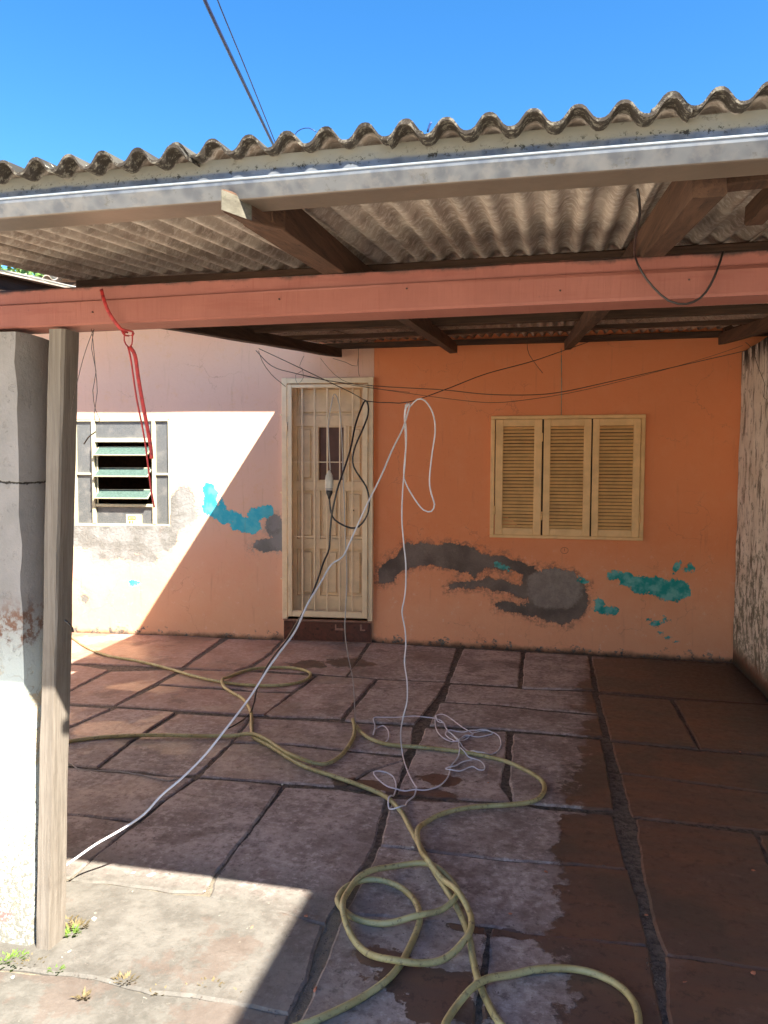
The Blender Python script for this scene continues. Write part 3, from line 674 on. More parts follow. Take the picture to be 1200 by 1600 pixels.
# louvred window on the left
def LB(x0, x1, y0, y1, d0, d1, dep=-.0):
    ua = PL(FRL, x0, 740, dep)[0]; ub = PL(FRL, x1, 740, dep)[0]; za = PL(FRL, 192, y1, dep)[1]; zb = PL(FRL, 192, y0, dep)[1]; return (ua, ub, d0, d1, za, zb)
fw = [LB(115, 119.5, 655, 823, .0, .05), LB(262.5, 266.5, 656, 823, .0, .05), LB(119.5, 262.5, 655, 658.5, .0, .05), LB(119.5, 262.5, 818.5, 823, .0, .05),
      LB(143.5, 149, 658.5, 818.5, -.004, .05), LB(237.5, 243, 658.5, 818.5, -.004, .05), LB(119.5, 143.5, 739, 742.5, 0, .05), LB(243, 262.5, 739, 742.5, 0, .05),
      LB(149, 237.5, 684.5, 691, -.003, .05), LB(149, 237.5, 787.5, 792, -.003, .05)]
lw = boxes('louvre_window', fw, M_lfr, house, FRL, .003)
for b in (LB(119, 144, 658, 739.5, .02, .026), LB(119, 144, 742, 819, .02, .026), LB(242, 263, 658, 739.5, .02, .026), LB(242, 263, 742, 819, .02, .026), LB(148, 238, 658, 685, .02, .026), LB(148, 238, 791, 819, .02, .026)):
    box('glass_pane', *b, M_glass, lw, FRL, 0)
bu0, bu1 = U(151.5), U(235.5)
for py in (705, 738, 772):
    z = PL(FRL, 192, py)[1]; T = FRL @ Matrix.Translation((0, -.012, z)) @ Matrix.Rotation(R(36), 4, 'X')
    g = box('louvre_blade', bu0 + .008, bu1 - .008, -.060, .060, -.0025, .0025, M_blade, lw, T, 0)
    boxes('blade_frame', [(bu0, bu1, -.068, -.060, -.005, .005), (bu0, bu1, .060, .068, -.005, .005), (bu0, bu0 + .008, -.06, .06, -.005, .005), (bu1 - .008, bu1, -.06, .06, -.005, .005)], M_lfr, g and lw, T, .001)
boxes('blade_lever', [LB(146.5, 149.5, 692, 787, -.03, -.02), LB(151, 153, 705, 787, .0, .01)], M_lfr, lw, FRL, .001)
a = LB(195, 220, 804, 819, .014, .0165); st = box('sticker', *a, simple('sticker_paper', (.80, .68, .42), .6, .1, 50), lw, FRL, 0)
M_or = simple('sticker_ink', (.55, .18, .05), .6)
boxes('sticker_print', [LB(198, 210, 806.5, 808, .0125, .0138), LB(198, 210, 811, 812.5, .0125, .0138), LB(198, 199.5, 808, 811, .0125, .0138), LB(208.5, 210, 808, 811, .0125, .0138), LB(201, 207, 808.8, 810.2, .0125, .0138), LB(199, 202, 814, 818, .0125, .0138), LB(204, 206, 814, 818, .0125, .0138)], M_or, st, FRL, 0)

# ------------------------------------------------------------ porch: roof sheets, timbers, beam, gutter, post
porch = empty('porch', (-.2, 2.0, 0), 'porch roof of corrugated grey sheets with pink beam, zinc gutter and old timber post', 'porch')
pitch = .0708
for k in range(9):
    x0 = -1.947 + .425 * k
    for r, (ya, yb) in enumerate(((1.275, 3.65), (3.5, 6.41))):
        lift = .007 * (k % 2) + .009 * r
        dy = random.uniform(-.012, .012) if r == 0 else 0
        xa = max(x0 - .03, -1.72) if r == 0 else x0 - .03
        me = corr(xa, x0 + .425 + .03, ya + dy, yb, lambda y: roofz(y) + lift - .001, .0127, pitch, x0, .006, 8, 12, sag=.004)
        link('roof_sheet', me, None, porch)
def rafter(X0, X1, Y0, Y1, wd, hgt, mat, seed, drop=0):
    A = Vector((X0, Y0, raftz(Y0) + hgt / 2 - drop)); B = Vector((X1, Y1, raftz(Y1) + hgt / 2))
    return link('rafter', beam_mesh(A, B, (wd, 0, 0), (0, 0, hgt), 24, .007, .004, seed), mat, porch)
rafter(-1.80, -1.79, 3.3, 6.3, .055, .075, M_dark, 1)
x_r2 = atY(395, 348, 1.38).x - .03
rafter(-.56, -.79, 1.40, 6.25, .062, .078, M_raft, 2)
rafter(.262, .13, 1.42, 6.25, .058, .078, M_raft, 3)
rafter(1.20, 1.25, 1.42, 6.1, .055, .078, M_raft, 4)
# low projecting tail of the second rafter, cut askew below the gutter
bm = bmesh.new()
a = [atY(345, 330, 1.255), atY(395, 348, 1.33), Vector((-.525, 1.46, raftz(1.46))), Vector((-.592, 1.46, raftz(1.46)))]
vs = [bm.verts.new(p) for p in a] + [bm.verts.new(p + Vector((0, 0, .041 if i < 2 else .046))) for i, p in enumerate(a)]
ed = [(0, 1, 5, 4), (1, 2, 6, 5), (2, 3, 7, 6), (3, 0, 4, 7), (3, 2, 1, 0), (4, 5, 6, 7)]
for q in ed: bm.faces.new([vs[i] for i in q])
bmesh.ops.bevel(bm, geom=list(bm.edges), offset=.003, segments=1, affect='EDGES')
mt = bm2me(bm); mt.materials.append(M_raft); mt.materials.append(M_end)
for p in mt.polygons: p.material_index = 1 if p.normal.y < -.35 and abs(p.normal.z) < .5 else 0
link('rafter_tail', mt, None, porch)
for Y in (2.47, 4.35, 6.31):
    zt = roofz(Y) - .019
    link('purlin', beam_mesh((-1.68 if Y < 3 else -1.93, Y, zt - .022), (1.85, Y, zt - .022), (0, .045, 0), (0, 0, .044), 30, .006, .003, Y), M_purl, porch)
link('purlin', beam_mesh((-1.93, 5.2, roofz(5.2) - .04), (1.85, 5.2, roofz(5.2) - .04), (0, .04, 0), (0, 0, .028), 30, .006, .003, 7), M_purl, porch)
link('blocking', beam_mesh((.31, 1.53, 2.052), (.72, 1.50, 2.062), (0, .045, 0), (0, 0, .05), 6, .004, .003, 11), M_raft, porch)
link('blocking', beam_mesh((.45, 1.42, 2.045), (.45, 1.9, 2.092), (.04, 0, 0), (0, 0, .045), 6, .004, .003, 12), M_raft, porch)
link('blocking', beam_mesh((1.28, 6.20, 2.585), (1.80, 6.15, 2.60), (0, .07, 0), (0, 0, .085), 6, .004, .003, 13), M_raft, porch)
# pink beam
bY = 2.0
beam = link('beam', beam_mesh((-4.6, bY + .055, 1.956), (1.9, bY + .055, 1.972), (0, .11, 0), (0, 0, .070), 110, .005, .005, 5), M_beam, porch)
link('beam_batten', beam_mesh((-4.6, bY + .058, 2.0135), (1.9, bY + .058, 2.0295), (0, .095, 0), (0, 0, .045), 60, .006, .006, 6), M_beam, porch)
for k, x in enumerate((-1.32, -.74, -.38, .02, .33, .61)):
    tube('nail', [Vector((x, bY + .004, 1.965 + (k % 3) * .012)), Vector((x, bY - .003, 1.964 + (k % 3) * .012))], .0022, M_wire, beam, .01)
# post
P8 = [atY(75, 508, 2.0), atY(98, 508, 2.0)]
pt = P8[0]; pr = P8[1]; pb0 = Vector((-1.552, 1.985, -.03)); pb1 = Vector((-1.500, 1.985, -.03))
wdt = .058
def ringp(a, b, z, dep): return [Vector((a.x, a.y, z)), Vector((b.x, b.y, z)), Vector((b.x + .004, b.y + dep, z)), Vector((a.x + .004, a.y + dep, z))]
V = []; Fc = []; nS = 40
for i in range(nS + 1):
    t = i / nS; a = pb0.lerp(Vector((pt.x, 2.0, 0)), t); b = pb1.lerp(Vector((pr.x, 2.0, 0)), t); z = -.03 + t * 1.951
    ra = ringp(a, b, z, .078); c = sum(ra, Vector()) / 4
    for k, p in enumerate(ra):
        q = ra[(k + 1) % 4]
        for s in (.09, .91):
            m = p.lerp(q, s); V.append(m + noise.noise_vector(Vector((k * 3 + s, z * 2.2, 1))) * .0045 + noise.noise_vector(Vector((k * 3 + s, z * 9, 5))) * .0018)
for i in range(nS):
    for k in range(8): a = i*8+k; b = i*8+(k+1) % 8; Fc.append((a, b, b+8, a+8))
Fc.append(tuple(range(7, -1, -1))); Fc.append(tuple(nS*8+k for k in range(8)))
post = link('post', pyme(V, Fc), M_post, porch)
tube('bent_nail', [Vector((-1.425, 2.02, 1.02)), Vector((-1.405, 2.0, 1.01)), Vector((-1.40, 1.985, 1.03)), Vector((-1.415, 1.975, 1.05))], .003, M_black, post, .01)
tube('bent_nail', [Vector((-1.39, 2.05, 1.58)), Vector((-1.36, 2.03, 1.60)), Vector((-1.33, 2.02, 1.615))], .002, M_wire, post, .01)
# gutter (folded zinc), bowed very slightly
prof = [(1.318, 2.0735), (1.322, 2.0738), (1.312, 2.024), (1.290, 2.0225), (1.2835, 2.019), (1.284, 2.013), (1.297, 1.991), (1.300, 1.9895), (1.366, 1.990), (1.368, 2.04), (1.364, 2.04), (1.363, 1.994), (1.300, 1.994), (1.297, 1.997), (1.289, 2.014), (1.309, 2.020)]
V = []; Fc = []; xs_ = np.linspace(-2.6, 1.4, 90); m = len(prof)
for x in xs_:
    for (y, z) in prof:
        V.append((x, y + noise.noise(Vector((x * 2, z * 9, 0))) * .003, z + noise.noise(Vector((x * 1.3, y * 5, 7))) * .0016))
for i in range(len(xs_) - 1):
    for k in range(m): a = i*m+k; b = i*m+(k+1) % m; Fc.append((a, b, b+m, a+m))
Fc.append(tuple(range(m))); Fc.append(tuple((len(xs_)-1)*m + k for k in range(m)))
me = pyme(V, Fc); b = bmesh.new(); b.from_mesh(me); gut = link('gutter', bm2me(b), [M_gut], porch)
V = []; Fc = []
S = [Vector((x, 1.2838 + noise.noise(Vector((x * 2, 2.019 * 9, 0))) * .003, 2.0215 + noise.noise(Vector((x * 1.3, 1.2835 * 5, 7))) * .0016)) for x in xs_]
link('gutter_lip', tube_mesh(S, .0024, 6), M_lip, gut)

# ------------------------------------------------------------ left pillar wall, side canopy, right wall, neighbours
def grid_box(name, x0, x1, y0, y1, z0, z1, step, amp, mat, parent=None, round_=.012):
    bm = bmesh.new(); box_bm(bm, x0, x1, y0, y1, z0, z1)
    for ax, lo, hi in ((0, x0, x1), (1, y0, y1), (2, z0, z1)):
        n = int((hi - lo) / step)
        for k in range(1, n):
            co = [0, 0, 0]; no = [0, 0, 0]; co[ax] = lo + (hi - lo) * k / n; no[ax] = 1
            bmesh.ops.bisect_plane(bm, geom=list(bm.verts) + list(bm.edges) + list(bm.faces), plane_co=co, plane_no=no)
    c = Vector(((x0+x1)/2, (y0+y1)/2, 0))
    for v in bm.verts:
        e = sum((abs(v.co.x - a) < 1e-4) for a in (x0, x1)) + sum((abs(v.co.y - a) < 1e-4) for a in (y0, y1))
        if e >= 2: v.co += (Vector((c.x, c.y, v.co.z)) - v.co).normalized() * round_ * (1 + noise.noise(v.co * 9))
        v.co += noise.noise_vector(v.co * 4) * amp + noise.noise_vector(v.co * 16) * amp * .5
    me_ = bm2me(bm); o_ = link(name, me_, mat, parent, True); me_.set_sharp_from_angle(angle=R(38)); return o_
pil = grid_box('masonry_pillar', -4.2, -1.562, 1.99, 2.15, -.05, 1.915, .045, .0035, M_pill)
tag(pil, 'whitewashed masonry pillar with flaking lower part and a horizontal crack, left of the timber post', 'wall')
can = empty('side_canopy', (-3, 2.5, 2.2), 'dark low side roof over the whitewashed pillar, left of the porch sheets', 'canopy')
def cz(Y): return 2.258 + .10 * (Y - 2.538)
link('side_board', beam_mesh((-2.09, 1.5, cz(1.5) - .06), (-2.09, 3.72, cz(3.72) - .06), (.03, 0, 0), (0, 0, .10), 20, .006, .004, 21), M_dark, can)
for k in range(3):
    x0 = -5.2 + k * 1.05
    link('roof_sheet', corr(x0, x0 + 1.06, 1.45, 3.75, lambda y: cz(y) - .005 - .006 * (k % 2), .009, .13, 0, .006), None, can)
for Y in (1.7, 2.7, 3.6): link('purlin', beam_mesh((-5.2, Y, cz(Y) - .07), (-2.11, Y, cz(Y) - .07), (0, .05, 0), (0, 0, .09), 12, .004, .003, Y), M_purl, can)
link('flashing', beam_mesh((-2.12, 1.5, cz(1.5) + .004), (-2.12, 3.74, cz(3.74) + .010), (.10, 0, 0), (0, 0, .008), 30, .007, .002, 33), M_conc, can)
rw = grid_box('side_wall', 1.445, 1.60, 3.2, 6.35, -.05, 2.43, .07, .008, M_side)
tag(rw, 'mould streaked whitewashed boundary wall at the right end of the orange house front', 'wall')
lb = grid_box('bounce_wall', -5.9, -5.7, -7, 6.0, -.05, 2.6, .2, .01, M_bounce)  # unseen wall added to throw sunlight back into the porch
tag(lb, 'unseen pale wall at the far left beyond the pillar, added to bounce sunlight', 'wall')
nb = empty('neighbouring_house', (3, -2, 0), 'neighbouring rendered house at the right behind the camera, with an unseen block added to shade the porch', 'house')
grid_box('wall', 1.45, 5.5, -.9, .85, -.05, 3.245, .5, .004, M_neigh, nb, .002)
grid_box('wall', 1.9, 5.5, .853, 9, -.05, 3.6, .5, .004, M_neigh, nb, .002)  # unseen taller block, added to keep the sun off the right-hand paving

# ------------------------------------------------------------ trees and leaves beyond the roof gap
def tree(x, y, z0, z1, rad, nl, label):
    t = empty('tree', (x, y, 0), label, 'tree')
    tube('trunk', [(x, y, -.02), (x + .1, y + .05, z0 * .6), (x, y, z0), (x + .1, y, z1 - .3)], lambda k: .11 * (1.1 - k), M_trunk, t, .2)
    V = []; Fc = []
    for i in range(26):
        a = random.uniform(0, 6.28); rr = rad * random.uniform(.2, 1); cz_ = random.uniform(z0, z1); c = Vector((x + math.cos(a) * rr, y + math.sin(a) * rr, cz_))
        for k in range(nl // 26):
            p = c + Vector([random.gauss(0, .22) for _ in range(3)]); d = Vector([random.gauss(0, 1) for _ in range(3)]).normalized(); s = d.orthogonal().normalized(); L_ = random.uniform(.05, .10)
            q = len(V); V += [p, p + d * L_ * .5 + s * L_ * .3, p + d * L_, p + d * L_ * .5 - s * L_ * .3]; Fc.append((q, q+1, q+2, q+3))
    link('crown', pyme(V, Fc), M_leaf, t)
g = atY(60, 425, 9.5); tree(g.x, g.y, g.z - .5, g.z + .35, .9, 2600, 'leafy green tree seen through the gap above the beam at far left')
g = atY(100, 428, 10.5); tree(g.x + .5, g.y, g.z - .6, g.z - .02, .7, 2200, 'lower green tree just right of the leafy one in the roof gap')

# ------------------------------------------------------------ hoses on the paving
FLOOR = []     # (sample xy, top z)
def floor_path(pts, r, step=.015, z0=.001):
    S = catmull([G(*p) for p in pts], step); n = len(S)
    xy = np.array([(s.x, s.y) for s in S]); z = np.full(n, r + z0)
    prev = np.array(FLOOR) if FLOOR else np.zeros((0, 4))
    for i in range(n):
        best = 0
        if len(prev):
            d = np.hypot(prev[:, 0] - xy[i, 0], prev[:, 1] - xy[i, 1]); m_ = d < (prev[:, 3] + r) * 1.02
            if m_.any(): best = (prev[m_, 2] + prev[m_, 3]).max() + r
        j = i - int(.12 / step)
        if j > 0:
            d = np.hypot(xy[:j, 0] - xy[i, 0], xy[:j, 1] - xy[i, 1]); m_ = d < 2.04 * r
            if m_.any(): best = max(best, z[:j][m_].max() + 2 * r)
        z[i] = max(z[i], best)
    k = int((.10 if r > .006 else .03) / step); zz = z.copy()
    for i in range(n):
        w_ = range(max(0, i - k), min(n, i + k + 1)); zz[i] = max((z[j] - (r + z0)) * (.5 + .5 * math.cos(abs(i-j)/(k+1) * math.pi)) for j in w_) + r + z0
    g_ = np.exp(-.5 * (np.arange(-k, k + 1) / max(1, k * .35)) ** 2); g_ /= g_.sum()
    zz = np.convolve(np.pad(zz, k, 'edge'), g_, 'valid') if k else zz
    for i in range(n): FLOOR.append((xy[i, 0], xy[i, 1], zz[i], r))
    return [Vector((xy[i, 0], xy[i, 1], zz[i])) for i in range(n)]
HR = .0108
H1 = [(20,960),(70,975),(105,993),(135,1013),(170,1027),(215,1035),(260,1046),(300,1058),(345,1068),(390,1073),(440,1073),(475,1066),(485,1055),(470,1048),(440,1045),(400,1047),(365,1057),(347,1070),(358,1082),(380,1095),(392,1115),(393,1140),(397,1155),(420,1168),(450,1187),(480,1203),(520,1216),(560,1230),(600,1247),(625,1270),(640,1297),(655,1325),(675,1360),(700,1400),(720,1435),(733,1470),(739,1505),(748,1540),(763,1575),(785,1610),(840,1660),(930,1680),(990,1650),(998,1605),(990,1572),(965,1545),(925,1526),(880,1519),(830,1522),(790,1535),(752,1550),(722,1572),(699,1600),(670,1660),(600,1690),(480,1690),(430,1650),(450,1618),(497,1599),(555,1571),(599,1542),(622,1518),(637,1492),(651,1460),(656,1437),(648,1413),(628,1393),(599,1381),(570,1380),(543,1390),(529,1405),(530,1419),(549,1437),(578,1447),(613,1450),(657,1444),(689,1434),(710,1419),(714,1400),(695,1378),(672,1363),(642,1358),(613,1360),(581,1372),(555,1390),(537,1419),(538,1445),(555,1477),(584,1504),(622,1517),(660,1517),(700,1504),(725,1485),(736,1465),(733,1440),(712,1412),(690,1387),(667,1362),(654,1330),(653,1308),(665,1290),(695,1274),(740,1265),(800,1261),(835,1255),(850,1240),(845,1222),(815,1204),(780,1190),(720,1178),(660,1171),(610,1167),(582,1159),(565,1148),(556,1136)]
tag(link('garden_hose', tube_mesh(floor_path(H1, HR), HR, 10), M_hose), 'long olive yellow garden hose coiled in loops across the whole paving', 'hose', 'garden hoses on the paving')
H2 = [(-40,1185),(40,1172),(105,1162),(160,1155),(230,1152),(320,1153),(385,1154),(415,1164),(445,1184),(475,1196),(505,1198),(530,1186),(547,1165),(554,1147),(551,1132)]
tag(link('garden_hose', tube_mesh(floor_path(H2, HR * 1.0), HR, 10), M_hose), 'short pale hose coming from behind the post and ending in an open curl mid floor', 'hose', 'garden hoses on the paving')

# ------------------------------------------------------------ cords
def cord(name, pts, r, mat, label, cat='cord', group=None, **k):
    P = []
    for p in pts:
        if len(p) == 2: P.append(G(p[0], p[1], r + .002))
        else: P.append(atY(*p))
    o = tube(name, P, r, mat, None, **k); tag(o, label, cat, group); return o
GC = 'cords hanging from the overhead wire'
wy = 3.75
cord('extension_cord', [(633,640,wy),(638,632,wy),(640,634,3.74),(630,668,3.7),(612,705,3.62),(595,745,3.55),(575,785,3.48),(558,822,3.42),(541,860,3.35),(533,872,3.32),(517,883,3.28),(500,912,3.2),(480,945,3.1),(462,985,3.0),(438,1018,2.9),(418,1046,2.83),(390,1090,2.74),(352,1140,2.62),(320,1180,2.55),(285,1215,2.48),(252,1243,2.43),(225,1272,2.39),(190,1296,2.35),(150,1319,2.31),(120,1340,2.27),(103,1352,2.25),(80,1372,2.2)], lambda t: .0042, M_white, 'thick white cord slung from the wire across the doorway down to the post', group=GC, step=.02)
cord('hanging_cord', [(640,636,wy),(652,624,wy),(664,626,wy),(676,645,wy),(680,672,wy),(675,710,wy),(671,750,wy),(674,772,wy),(679,788,wy),(674,799,wy),(662,797,wy),(648,780,wy),(634,755,wy),(631,738,wy),(634,700,wy),(633,670,wy),(632,650,wy),(634,632,wy)], .0038, M_white, 'white cord hanging in a long narrow loop between door and shutters', group=GC)
W2 = [(636,630,wy),(633,650,wy),(635,680,wy),(633,720,wy),(629,770,wy-.02),(628,812,wy-.02),(631,850,wy-.02),(634,880,wy-.02),(634,915,wy),(631,940,wy),(628,956,wy),(633,985,wy),(634,1010,wy),(632,1035,wy),(636,1065,wy),(636,1095,wy),(630,1120,wy),(626,1145,wy+.06),(628,1172),(633,1194),(641,1214),(651,1231)]
W2f = [(651,1231),(647,1245),(636,1254),(632,1264),(622,1270),(609,1266),(607,1256),(615,1245),(619,1230),(615,1216),(603,1208),(588,1206),(584,1210),(592,1220),(607,1231),(625,1237),(648,1237),(670,1235),(688,1228),(700,1215),(705,1198),(713,1188),(718,1178),(717,1162),(708,1150),(698,1140),(693,1130),(682,1124),(668,1122),(645,1120),(620,1122),(600,1122),(584,1123),(586,1136),(583,1149),(588,1140),(598,1135),(606,1142),(607,1155),(600,1162)]
P2 = [atY(*p) if len(p) == 3 else G(p[0], p[1], .006) for p in W2[:-1]]
S2 = catmull(P2 + [G(651, 1231, .006)], .02)[:-1] + floor_path(W2f, .0034, .01)
tag(link('extension_cord', tube_mesh(S2, .0036, 8), M_white), 'white cord hanging straight down left of the shutters and lying loosely over the floor', 'cord', GC)
W3 = [(680,1122),(681,1138),(688,1150),(700,1158),(712,1160),(728,1152),(739,1148),(722,1137),(702,1122),(690,1117),(681,1120),(684,1128),(693,1132),(698,1142),(712,1155),(726,1171),(744,1182),(763,1181),(778,1174),(783,1162),(778,1150),(762,1143),(745,1145),(728,1156),(715,1162),(705,1157),(696,1148),(704,1143),(724,1145),(750,1142),(770,1147),(745,1153),(726,1152),(717,1164),(720,1176),(732,1184),(750,1190),(757,1198),(756,1204),(748,1204),(737,1199),(718,1206),(699,1205),(697,1202),(708,1200),(722,1192),(738,1188)]
tag(link('cord_tangle', tube_mesh(floor_path(W3, .0034, .01), .0034, 8), M_white), 'tangle of thin white cord lying beyond the hose in mid floor', 'cord')
cord('lamp_cord', [(521,620,3.6),(516,640,3.6),(513,665,3.6),(514,700,3.6),(516,735,3.6)], .0032, M_grey, 'thin grey cord carrying the white socket in front of the gate bars', group=GC)
cord('hanging_cord', [(517,636,3.6),(520,620,3.6),(524,616,3.6),(530,632,3.6),(534,680,3.6),(536,740,3.6),(538,790,3.6),(540,850,3.6),(542,900,3.6),(540,950,3.62),(539,985,3.65),(543,1020,3.75),(551,1060,3.9),(554,1100,4.05),(555,1125,4.15),(558,1137)], .0028, M_grey, 'thin grey cord hanging down the right half of the gate to the floor', group=GC)
so_ = empty('cable_socket', atY(515, 737, 3.6), 'white cable socket with black plug hanging before the door hatch', 'socket')
A = atY(514.5, 735, 3.6)
prf = [(0, .004), (.006, .008), (.016, .012), (.026, .018), (.05, .021), (.085, .021), (.088, .019)]
def lathe(name, A, prf, mat, parent, s=16):
    V = []; Fc = []
    for (h, r) in prf:
        for k in range(s): a = 2*math.pi*k/s; V.append(A + Vector((math.cos(a)*r, math.sin(a)*r, -h)))
    for i in range(len(prf)-1):
        for k in range(s): Fc.append((i*s+k, i*s+(k+1) % s, (i+1)*s+(k+1) % s, (i+1)*s+k))
    Fc.append(tuple(range(s))); Fc.append(tuple((len(prf)-1)*s + k for k in range(s)))
    me = pyme(V, Fc); b = bmesh.new(); b.from_mesh(me); o = link(name, bm2me(b), mat, parent, True); return o
lathe('socket_body', A, prf, M_sock, so_)
lathe('socket_collar', A - Vector((0, 0, .087)), [(0, .019), (.012, .019), (.013, .016)], M_grey, so_)
lathe('plug', A - Vector((0, 0, .099)), [(0, .017), (.012, .017), (.03, .009), (.045, .005)], M_black, so_)
cord('black_cord', [(514,772,3.6),(517,800,3.6),(523,812,3.6),(535,820,3.6),(548,825,3.6),(560,823,3.6),(570,812,3.6),(576,797,3.6),(577,780,3.6),(572,760,3.6),(562,745,3.6),(553,730,3.6),(551,715,3.6),(556,695,3.62),(567,670,3.65),(575,648,3.68),(575,633,3.7),(571,626,3.7),(565,636,3.68),(555,665,3.6),(548,700,3.5),(537,735,3.45),(527,765,3.4),(519,800,3.4),(516,830,3.4),(514,858,3.4),(505,880,3.35),(494,912,3.3),(480,945,3.25),(466,970,3.2),(448,1000,3.25),(430,1022,3.35),(415,1045,3.55),(402,1075,3.8),(397,1098,4.0),(390,1115),(375,1128),(357,1138)], .0045, M_black, 'thick black cord looping below the white socket and trailing to the floor', group=GC)
cord('floor_cable', [(60,1170),(105,1190),(122,1201),(150,1204),(190,1206),(230,1213),(262,1220),(274,1217)], .003, M_grey, 'thin grey cable lying on the paving beside the post')

# overhead wires under the porch
GW = 'thin wires strung under the porch roof'
def wire(pts, label, r=.0016, mat=None, name='wire', group=GW, cat='wire'): return cord(name, pts, r, mat or M_wire, label, cat, group, sides=6, step=.04)
wire([(400,548,4.2),(425,572,3.9),(460,583,3.8),(520,596,3.75),(600,604,3.75),(690,609,3.75),(760,616,3.75),(830,617,3.8),(880,612,3.9),(950,597,4.1),(1060,572,4.6),(1165,548,5.9)], 'uppermost dark wire sagging right across the wall above the shutters', .0022)
wire([(405,545,4.2),(450,566,4),(500,590,3.9),(550,614,3.8),(575,627,wy),(610,629,wy),(640,628,wy),(700,607,3.9),(760,584,4.2),(830,565,4.7),(880,548,5.4),(960,520,5.9)], 'dark wire carrying the cords over the doorway and rising to the third rafter', .0024)
wire([(470,585,4),(540,600,3.9),(620,612,3.85),(700,623,3.85),(765,629,3.9),(820,625,4),(900,612,4.2),(1000,588,4.8),(1100,560,5.5),(1160,540,6)], 'lowest thin wire sagging just above the shutters', .0013)
wire([(404,548,4.2),(410,565,4.2),(424,585,4.3),(446,604,4.5)], 'short dark wire end dangling at the upper left corner of the gate', .0018)
wire([(501,560,4.2),(513,575,4.2),(535,594,4.2),(580,606,4.1),(640,613,4)], 'thin wire slanting down from the dark rafter above the gate', .0012)
wire([(520,560,5),(540,566,5),(558,572,5),(560,545,5),(560,580,5),(562,588,5)], 'short wire with a drop end above the right corner of the gate', .0016)
wire([(825,512,5.2),(824,545,5.2),(832,562,5.2),(848,583,5.2)], 'bent wire end hanging between the second and third rafters', .0018)
wire([(475,556,4.6),(468,572,4.6),(474,578,4.6),(462,586,4.6),(465,600,4.6),(474,590,4.6),(472,575,4.6)], 'small curl of wire above the middle of the gate', .0012)
wire([(1165,535,5.8),(1175,545,5.7),(1185,575,5.6),(1195,600,5.6),(1193,620,5.6),(1200,625,5.6)], 'loose wire dangling before the mouldy right wall', .0018)
wire([(1170,520,5.9),(1185,522,5.6),(1200,524,5.5)], 'short wire wrapped over the timber on the right wall', .0018)
wire([(147,514,1.99),(140,530,1.98),(130,560,1.98),(120,600,1.98),(112,640,1.98)], 'thin brown wire running from the beam down behind the post', .0009, M_wire)
wire([(147,514,1.98),(143,545,1.98),(150,580,1.98),(145,610,1.98),(149,640,1.98),(156,655,1.98),(151,661,1.98),(147,648,1.98),(152,612,1.98),(149,575,1.98),(145,530,1.98),(143,514,1.98)], 'twisted loop of thin brown wire hanging from the beam near the post', .0009, M_wire)
wire([(996,296,1.5),(1000,330,1.55),(993,372,1.7),(992,400,1.93),(1003,425,1.965),(1020,448,1.965),(1045,470,1.965),(1072,475,1.965),(1095,465,1.965),(1110,445,1.965),(1122,418,1.965),(1130,393,2.0)], 'black cable draped in a sagging loop over the pink beam at right', .0028, M_black, 'cable', None, 'cable')
# cables in the sky
wire([(300,-50,5.0),(320,0,5.3),(370,107,6.4),(423,218,8.2),(432,236,8.8)], 'thick blue black service cable crossing the sky above the porch', .016, M_blue, 'service_cable', 'cables crossing the sky', 'cable')
wire([(325,-50,5.2),(340,0,5.5),(385,110,6.6),(427,215,8.2),(436,236,8.8)], 'thin cable running beside the thick one across the sky', .006, M_blue, 'service_cable', 'cables crossing the sky', 'cable')
wire([(459,226,1.8),(461,210,1.8),(470,202,1.8),(483,200,1.8),(494,206,1.8)], 'small blue wire hoop sticking up above the corrugated roof edge', .0012, M_blue, 'wire_hoop', None, 'wire')
wire([(668,206,1.5),(671,196,1.5),(674,191,1.5)], 'tiny blue wire stub standing between two roof corrugations', .0022, M_blue, 'wire_stub', None, 'wire')
# red strap
strap = empty('red_strap', atY(195, 515, 1.97), 'red webbing strap tied over the beam and hanging before the louvred window', 'strap')
def ribbon(pts, wd, name):
    S = catmull([atY(*p) for p in pts], .01); link(name, tube_mesh(S, wd, 8, .0012, (.95, .1, .1)), M_red, strap)
ribbon([(158,452,1.99),(163,470,1.975),(170,488,1.975),(181,505,1.98),(192,517,1.99),(200,520,2.0)], .0052, 'strap_band')
ribbon([(176,500,1.98),(190,514,1.985),(207,518,1.985),(207,524,1.985),(195,524,1.985),(190,516,1.985)], .003, 'strap_knot')
ribbon([(195,520,1.985),(194,532,1.985),(200,542,1.985),(206,538,1.985),(207,520,1.985)], .0022, 'strap_loop')
ribbon([(203,542,1.985),(211,556,1.985),(216,590,1.985),(222,625,1.985),(229,662,1.985),(235,695,1.985),(237,717,1.985)], .0058, 'strap_tail')
ribbon([(200,542,1.985),(205,565,1.985),(213,620,1.985),(222,665,1.985),(228,700,1.985),(233,740,1.985),(236,765,1.985),(241,793,1.985)], .0028, 'strap_tail')

